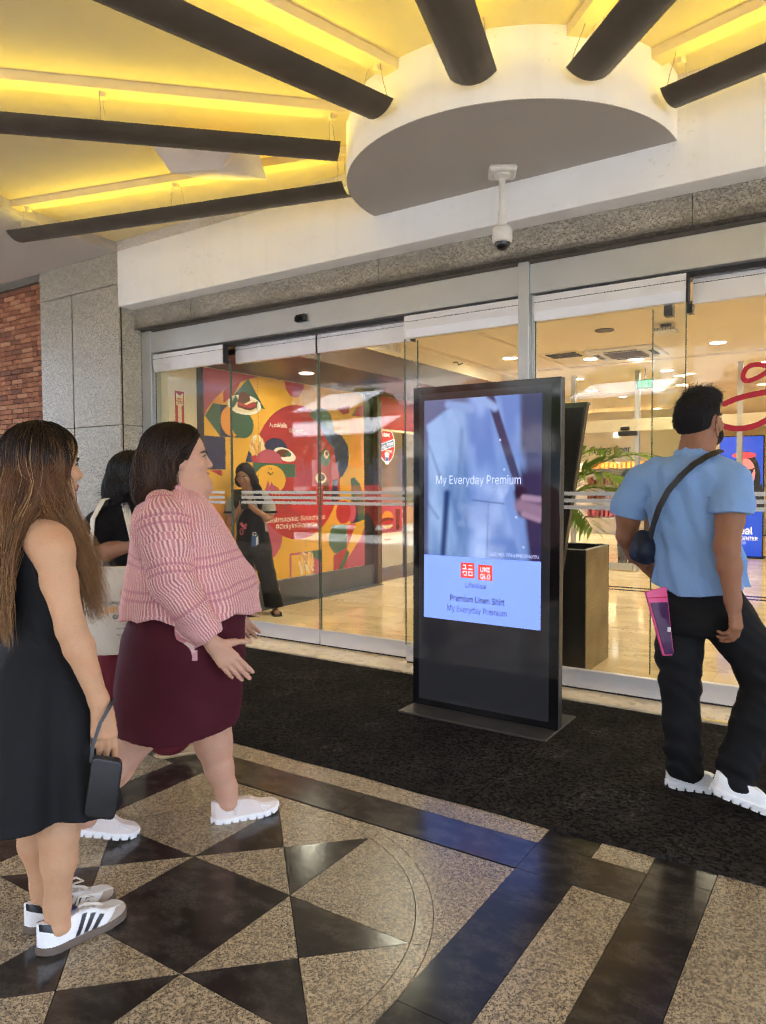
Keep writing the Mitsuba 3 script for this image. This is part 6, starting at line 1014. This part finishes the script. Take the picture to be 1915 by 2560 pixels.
# ------------------------------------------------------------------ a masked woman far inside
w5 = thing('person', 'distant masked woman in a white blouse inside the mall beside the palm', 'person')
O5 = np.array([-3.20, 12.0, 0]); f5 = nrm(vec(.35, -1, 0)); l5 = np.cross(ZUP, f5); X5 = lambda f_, l_, z_: O5 + f5 * f_ + l5 * l_ + ZUP * z_
b = Body(O5 + [-.4, -.4, 0], O5 + [.4, .4, 1.65], .009); at5, A5 = head(b, X5(.03, 0, 1.47), f5, .95); b.chain([(X5(0, 0, 1.28), .055), (X5(.02, 0, 1.42), .048)], .04); b.chain([(X5(0, .16, 1.22), .05), (X5(.02, .2, .98), .04), (X5(.22, .05, 1.05), .028)]); b.chain([(X5(0, -.16, 1.22), .05), (X5(.02, -.2, .98), .04), (X5(.22, -.06, 1.05), .028)]); hand(b, X5(.22, .05, 1.05), X5(.5, -.5, .3) - O5, l5, ZUP, .9, (.6, .6, .6, .6)); hand(b, X5(.22, -.06, 1.05), X5(.5, .5, .3) - O5, -l5, ZUP, .9, (.6, .6, .6, .6)); b.chain([(X5(0, .08, .3), .05), (X5(0, .08, .05), .038)]); b.chain([(X5(0, -.08, .3), .05), (X5(0, -.08, .05), .038)]); b.chain([(X5(0, 0, 1.28), .06), (X5(0, 0, .85), .08), (X5(0, .08, .3), .05)]); b.chain([(X5(0, 0, .85), .08), (X5(0, -.08, .3), .05)]); put('body', b.mesh(), 'm_skin_light', w5, smooth=True); face(w5, at5, f5, .95)
t5 = Body(O5 + [-.4, -.4, .7], O5 + [.4, .4, 1.4], .009); t5.loft([(1.32, *X5(0, 0, 0)[:2], .05, .05, .06), (1.25, *X5(0, 0, 0)[:2], .09, .09, .16), (1.1, *X5(0, 0, 0)[:2], .12, .10, .165), (.85, *X5(0, 0, 0)[:2], .12, .11, .17)], f5, .01); t5.chain([(X5(0, .15, 1.23), .06), (X5(.02, .2, 1.0), .055), (X5(.14, .11, 1.03), .05)]); t5.chain([(X5(0, -.15, 1.23), .06), (X5(.02, -.2, 1.0), .055), (X5(.14, -.12, 1.03), .05)]); put('blouse', t5.mesh(), 'm_white_blouse', w5, smooth=True)
t5 = Body(O5 + [-.4, -.4, 0], O5 + [.4, .4, 1.0], .009); t5.chain([(X5(0, .06, .85), .12), (X5(0, .08, .5), .085), (X5(0, .08, .08), .07)]); t5.chain([(X5(0, -.06, .85), .12), (X5(0, -.08, .5), .085), (X5(0, -.08, .08), .07)]); put('trousers', t5.mesh(), 'm_black_trousers', w5, smooth=True)
hb = Body(O5 + [-.25, -.25, 1.0], O5 + [.25, .25, 1.65], .008); hb.egg(X5(.01, 0, 1.505), np.array([.104, .09, .10]), A5, .02)
for s_ in (-1, 1): hb.chain([(X5(0, s_ * .075, 1.48), .04), (X5(.03, s_ * .095, 1.3), .042), (X5(.08, s_ * .10, 1.12), .02)], .04)
hb.cut(lambda x, y, z: ((x - O5[0]) * f5[0] + (y - O5[1]) * f5[1] - .03) * .93 - (z - 1.47) * .36 - .04, X5(0, 0, 1.47) - .14, X5(0, 0, 1.47) + .14); put('hair', hb.mesh(), 'm_hair_soft', w5, smooth=True); mk = Body(X5(.08, 0, 1.41) - .1, X5(.08, 0, 1.41) + .1, .007); mk.egg(at5(.052, 0, -.055), np.array([.06, .062, .052]), A5, .02); mk.cut(lambda x, y, z: .055 - ((x - O5[0]) * f5[0] + (y - O5[1]) * f5[1])); put('face_mask', mk.mesh(), 'm_white_blouse', w5, smooth=True)
# ------------------------------------------------------------------ the street behind (seen in the glass)
mat('m_asphalt', paint((.32, .315, .305), .15, 1.5), .8); mat('m_concrete', paint((.38, .37, .35), .12, 3), .8); mat('m_hedge', paint((.06, .10, .02), .4, 30), .8); mat('m_carred', (.45, .02, .02), .2, .5, clearcoat=1.0); mat('m_carwhite', (.75, .75, .75), .2, .5, clearcoat=1.0); mat('m_carglass', (.02, .025, .03), .05)
mat('m_building', paint((.55, .52, .48), .1, 1), .8); mat('m_building_glass', (.08, .11, .14), .1)
struct('street', box(-120, 120, -120, -4.0, -.5, -.12), 'm_asphalt', 'pale concrete street in front of the mall')
struct('kerb', box(-14, 8, -4.2, -4.0, -.4, 0), 'm_concrete', 'concrete kerb along the street')
struct('median', box(-60, 40, -14.4, -12.4, -.4, .12), 'm_concrete', 'planted strip between the lanes')
r6 = random.Random(5)
def leaves(cx, cy, cz, rx, ry, rz, n, s):
    p = rng.normal(size=(n, 3)); p /= np.linalg.norm(p, axis=1, keepdims=True); p *= (rng.random((n, 1)) ** .4) * [rx, ry, rz]; p *= (.7 + .6 * meshkit.fbm(p * 1.3 + cx, 2, 4))[:, None]; p += [cx, cy, cz]
    a, b = rng.normal(size=(n, 3)), rng.normal(size=(n, 3)); v = np.stack([p - a * s, p + a * s * .2 + b * s, p + a * s], 1).reshape(-1, 3); return trimesh.Trimesh(v, np.arange(3 * n).reshape(-1, 3), process=False)
scene['m_crown'] = {'type': 'principledthin', 'base_color': rgb(.10, .15, .03), 'roughness': .6, 'diff_trans': .7}
scene['m_blossom'] = {'type': 'principledthin', 'base_color': rgb(.38, .14, .08), 'roughness': .6, 'diff_trans': .7}
k = put('hedge', cat([leaves(x, -13.4, .55, .9, .7, .5, 700, .05) for x in np.arange(-30, 12, 1.2)]), 'm_crown'); labels[k] = {'label': 'clipped green hedge in the strip between the lanes', 'kind': 'stuff'}
for x, y, b in ((-20, -19, 0), (-14, -20, 1), (-8, -19, 0), (-3, -20, 1), (3, -19, 0), (9, -20, 0), (-26, -20, 1)):
    t = thing('street_tree', 'leafy street tree across the road, seen only as a reflection', 'tree', 'street trees across the road'); put('trunk', tube([(x, y, -.1), (x + .1, y, 1.6), (x, y + .1, 3.2)], [.16, .12, .07]), 'm_brown', t); put('crown', leaves(x, y, 4.0, 2.3, 2.3, 1.9, 3500, .11), 'm_blossom' if b else 'm_crown', t)
def car(x, y, paint_, lb):
    t = thing('parked_car', lb, 'car')
    prof = Polygon([(-2.2, .25), (-2.2, .75), (-1.9, .92), (-1.1, 1.0), (-.6, 1.42), (.7, 1.45), (1.4, .98), (2.1, .85), (2.2, .3)]); m = trimesh.creation.extrude_polygon(prof, 1.7, engine='earcut'); m.apply_transform(frame([x, y + .85, -.12], [1, 0, 0], [0, 0, 1])); put('body', m, paint_, t)
    g = trimesh.creation.extrude_polygon(Polygon([(-.98, 1.0), (-.55, 1.36), (.65, 1.38), (1.2, 1.0)]), 1.71, engine='earcut'); g.apply_transform(frame([x, y + .855, -.12], [1, 0, 0], [0, 0, 1])); put('window', g, 'm_carglass', t)
    for wx in (-1.35, 1.35):
        for wy in (-.78, .78):
            w = trimesh.creation.cylinder(.32, .2, sections=24); w.apply_transform(trimesh.transformations.rotation_matrix(math.pi / 2, [1, 0, 0])); w.apply_translation([x + wx, y + wy, .2]); put('wheel', w, 'm_rubber', t)
    put('tail_light', box(x - 2.23, x - 2.19, y - .75, y + .75, .5, .62), 'a_red', t)
car(-13.5, -8.5, 'm_carred', 'red car on the near lane, seen in the glass'); car(-8.3, -9.0, 'm_carwhite', 'white car on the near lane, seen in the glass'); car(-3.0, -8.4, 'm_carglass', 'dark car on the near lane, seen in the glass')
for x0, x1, h in ((-48, -30, 14), (-29, -8, 18), (-7, 14, 11)):
    t = thing('street_building', {-48: 'pale office block with window bands farthest along the street', -29: 'tall pale office block with window bands straight across the street', -7: 'lower pale office block with window bands across the street'}[x0], 'building'); put('wall', box(x0, x1, -44, -28, -.2, h), 'm_building', t)
    for i in range(int(h / 3.2)): put('window_band', box(x0 + .6, x1 - .6, -28.02, -27.97, 1.2 + i * 3.2, 2.9 + i * 3.2), 'm_building_glass', t)

single('portico_pier', box(-17.5, -11.35, -3.6, -3.05, -.1, 3.6), 'm_brown', 'dark brown pier at the street edge of the portico, seen only in the glass', 'pillar')
def shelter(x0, x1, y0, y1, z0, z1, lb):
    t = thing('street_shelter', lb, 'shelter'); m = trimesh.creation.extrude_polygon(Polygon([(y0, z0), (y1, z1), (y1, z1 - .06), (y0, z0 - .06)]), x1 - x0, engine='earcut'); m.apply_transform(frame([x0, 0, 0], [0, 1, 0], [0, 0, 1])); put('roof', m, 'm_carwhite', t)
    for x in (x0 + .3, x1 - .3): put('post', tube([(x, (y0 + y1) / 2, -.1), (x, (y0 + y1) / 2, (z0 + z1) / 2)], .05), 'm_alu', t)
shelter(-19.4, -16.5, -13.0, -15.4, 4.3, 5.2, 'white sloping shelter roof across the street, higher of two'); shelter(-19.7, -14.5, -11.6, -13.4, 3.2, 3.9, 'white sloping shelter roof across the street, lower of two'); shelter(-8.0, -5.2, -13.5, -16, 4.1, 4.8, 'white sloping shelter roof across the street, opposite the screen')

for x, b in ((-5.4, 0), (-3.4, 1), (-1.2, 0)):
    t = thing('street_tree', 'leafy street tree across the road, seen only as a reflection', 'tree', 'street trees across the road'); put('trunk', tube([(x, -13.4, .1), (x + .05, -13.4, .9), (x, -13.4, 1.9)], [.10, .08, .05]), 'm_brown', t); put('crown', leaves(x, -13.4, 2.6, 1.25, 1.0, .85, 3000, .075), 'm_blossom' if b else 'm_crown', t)
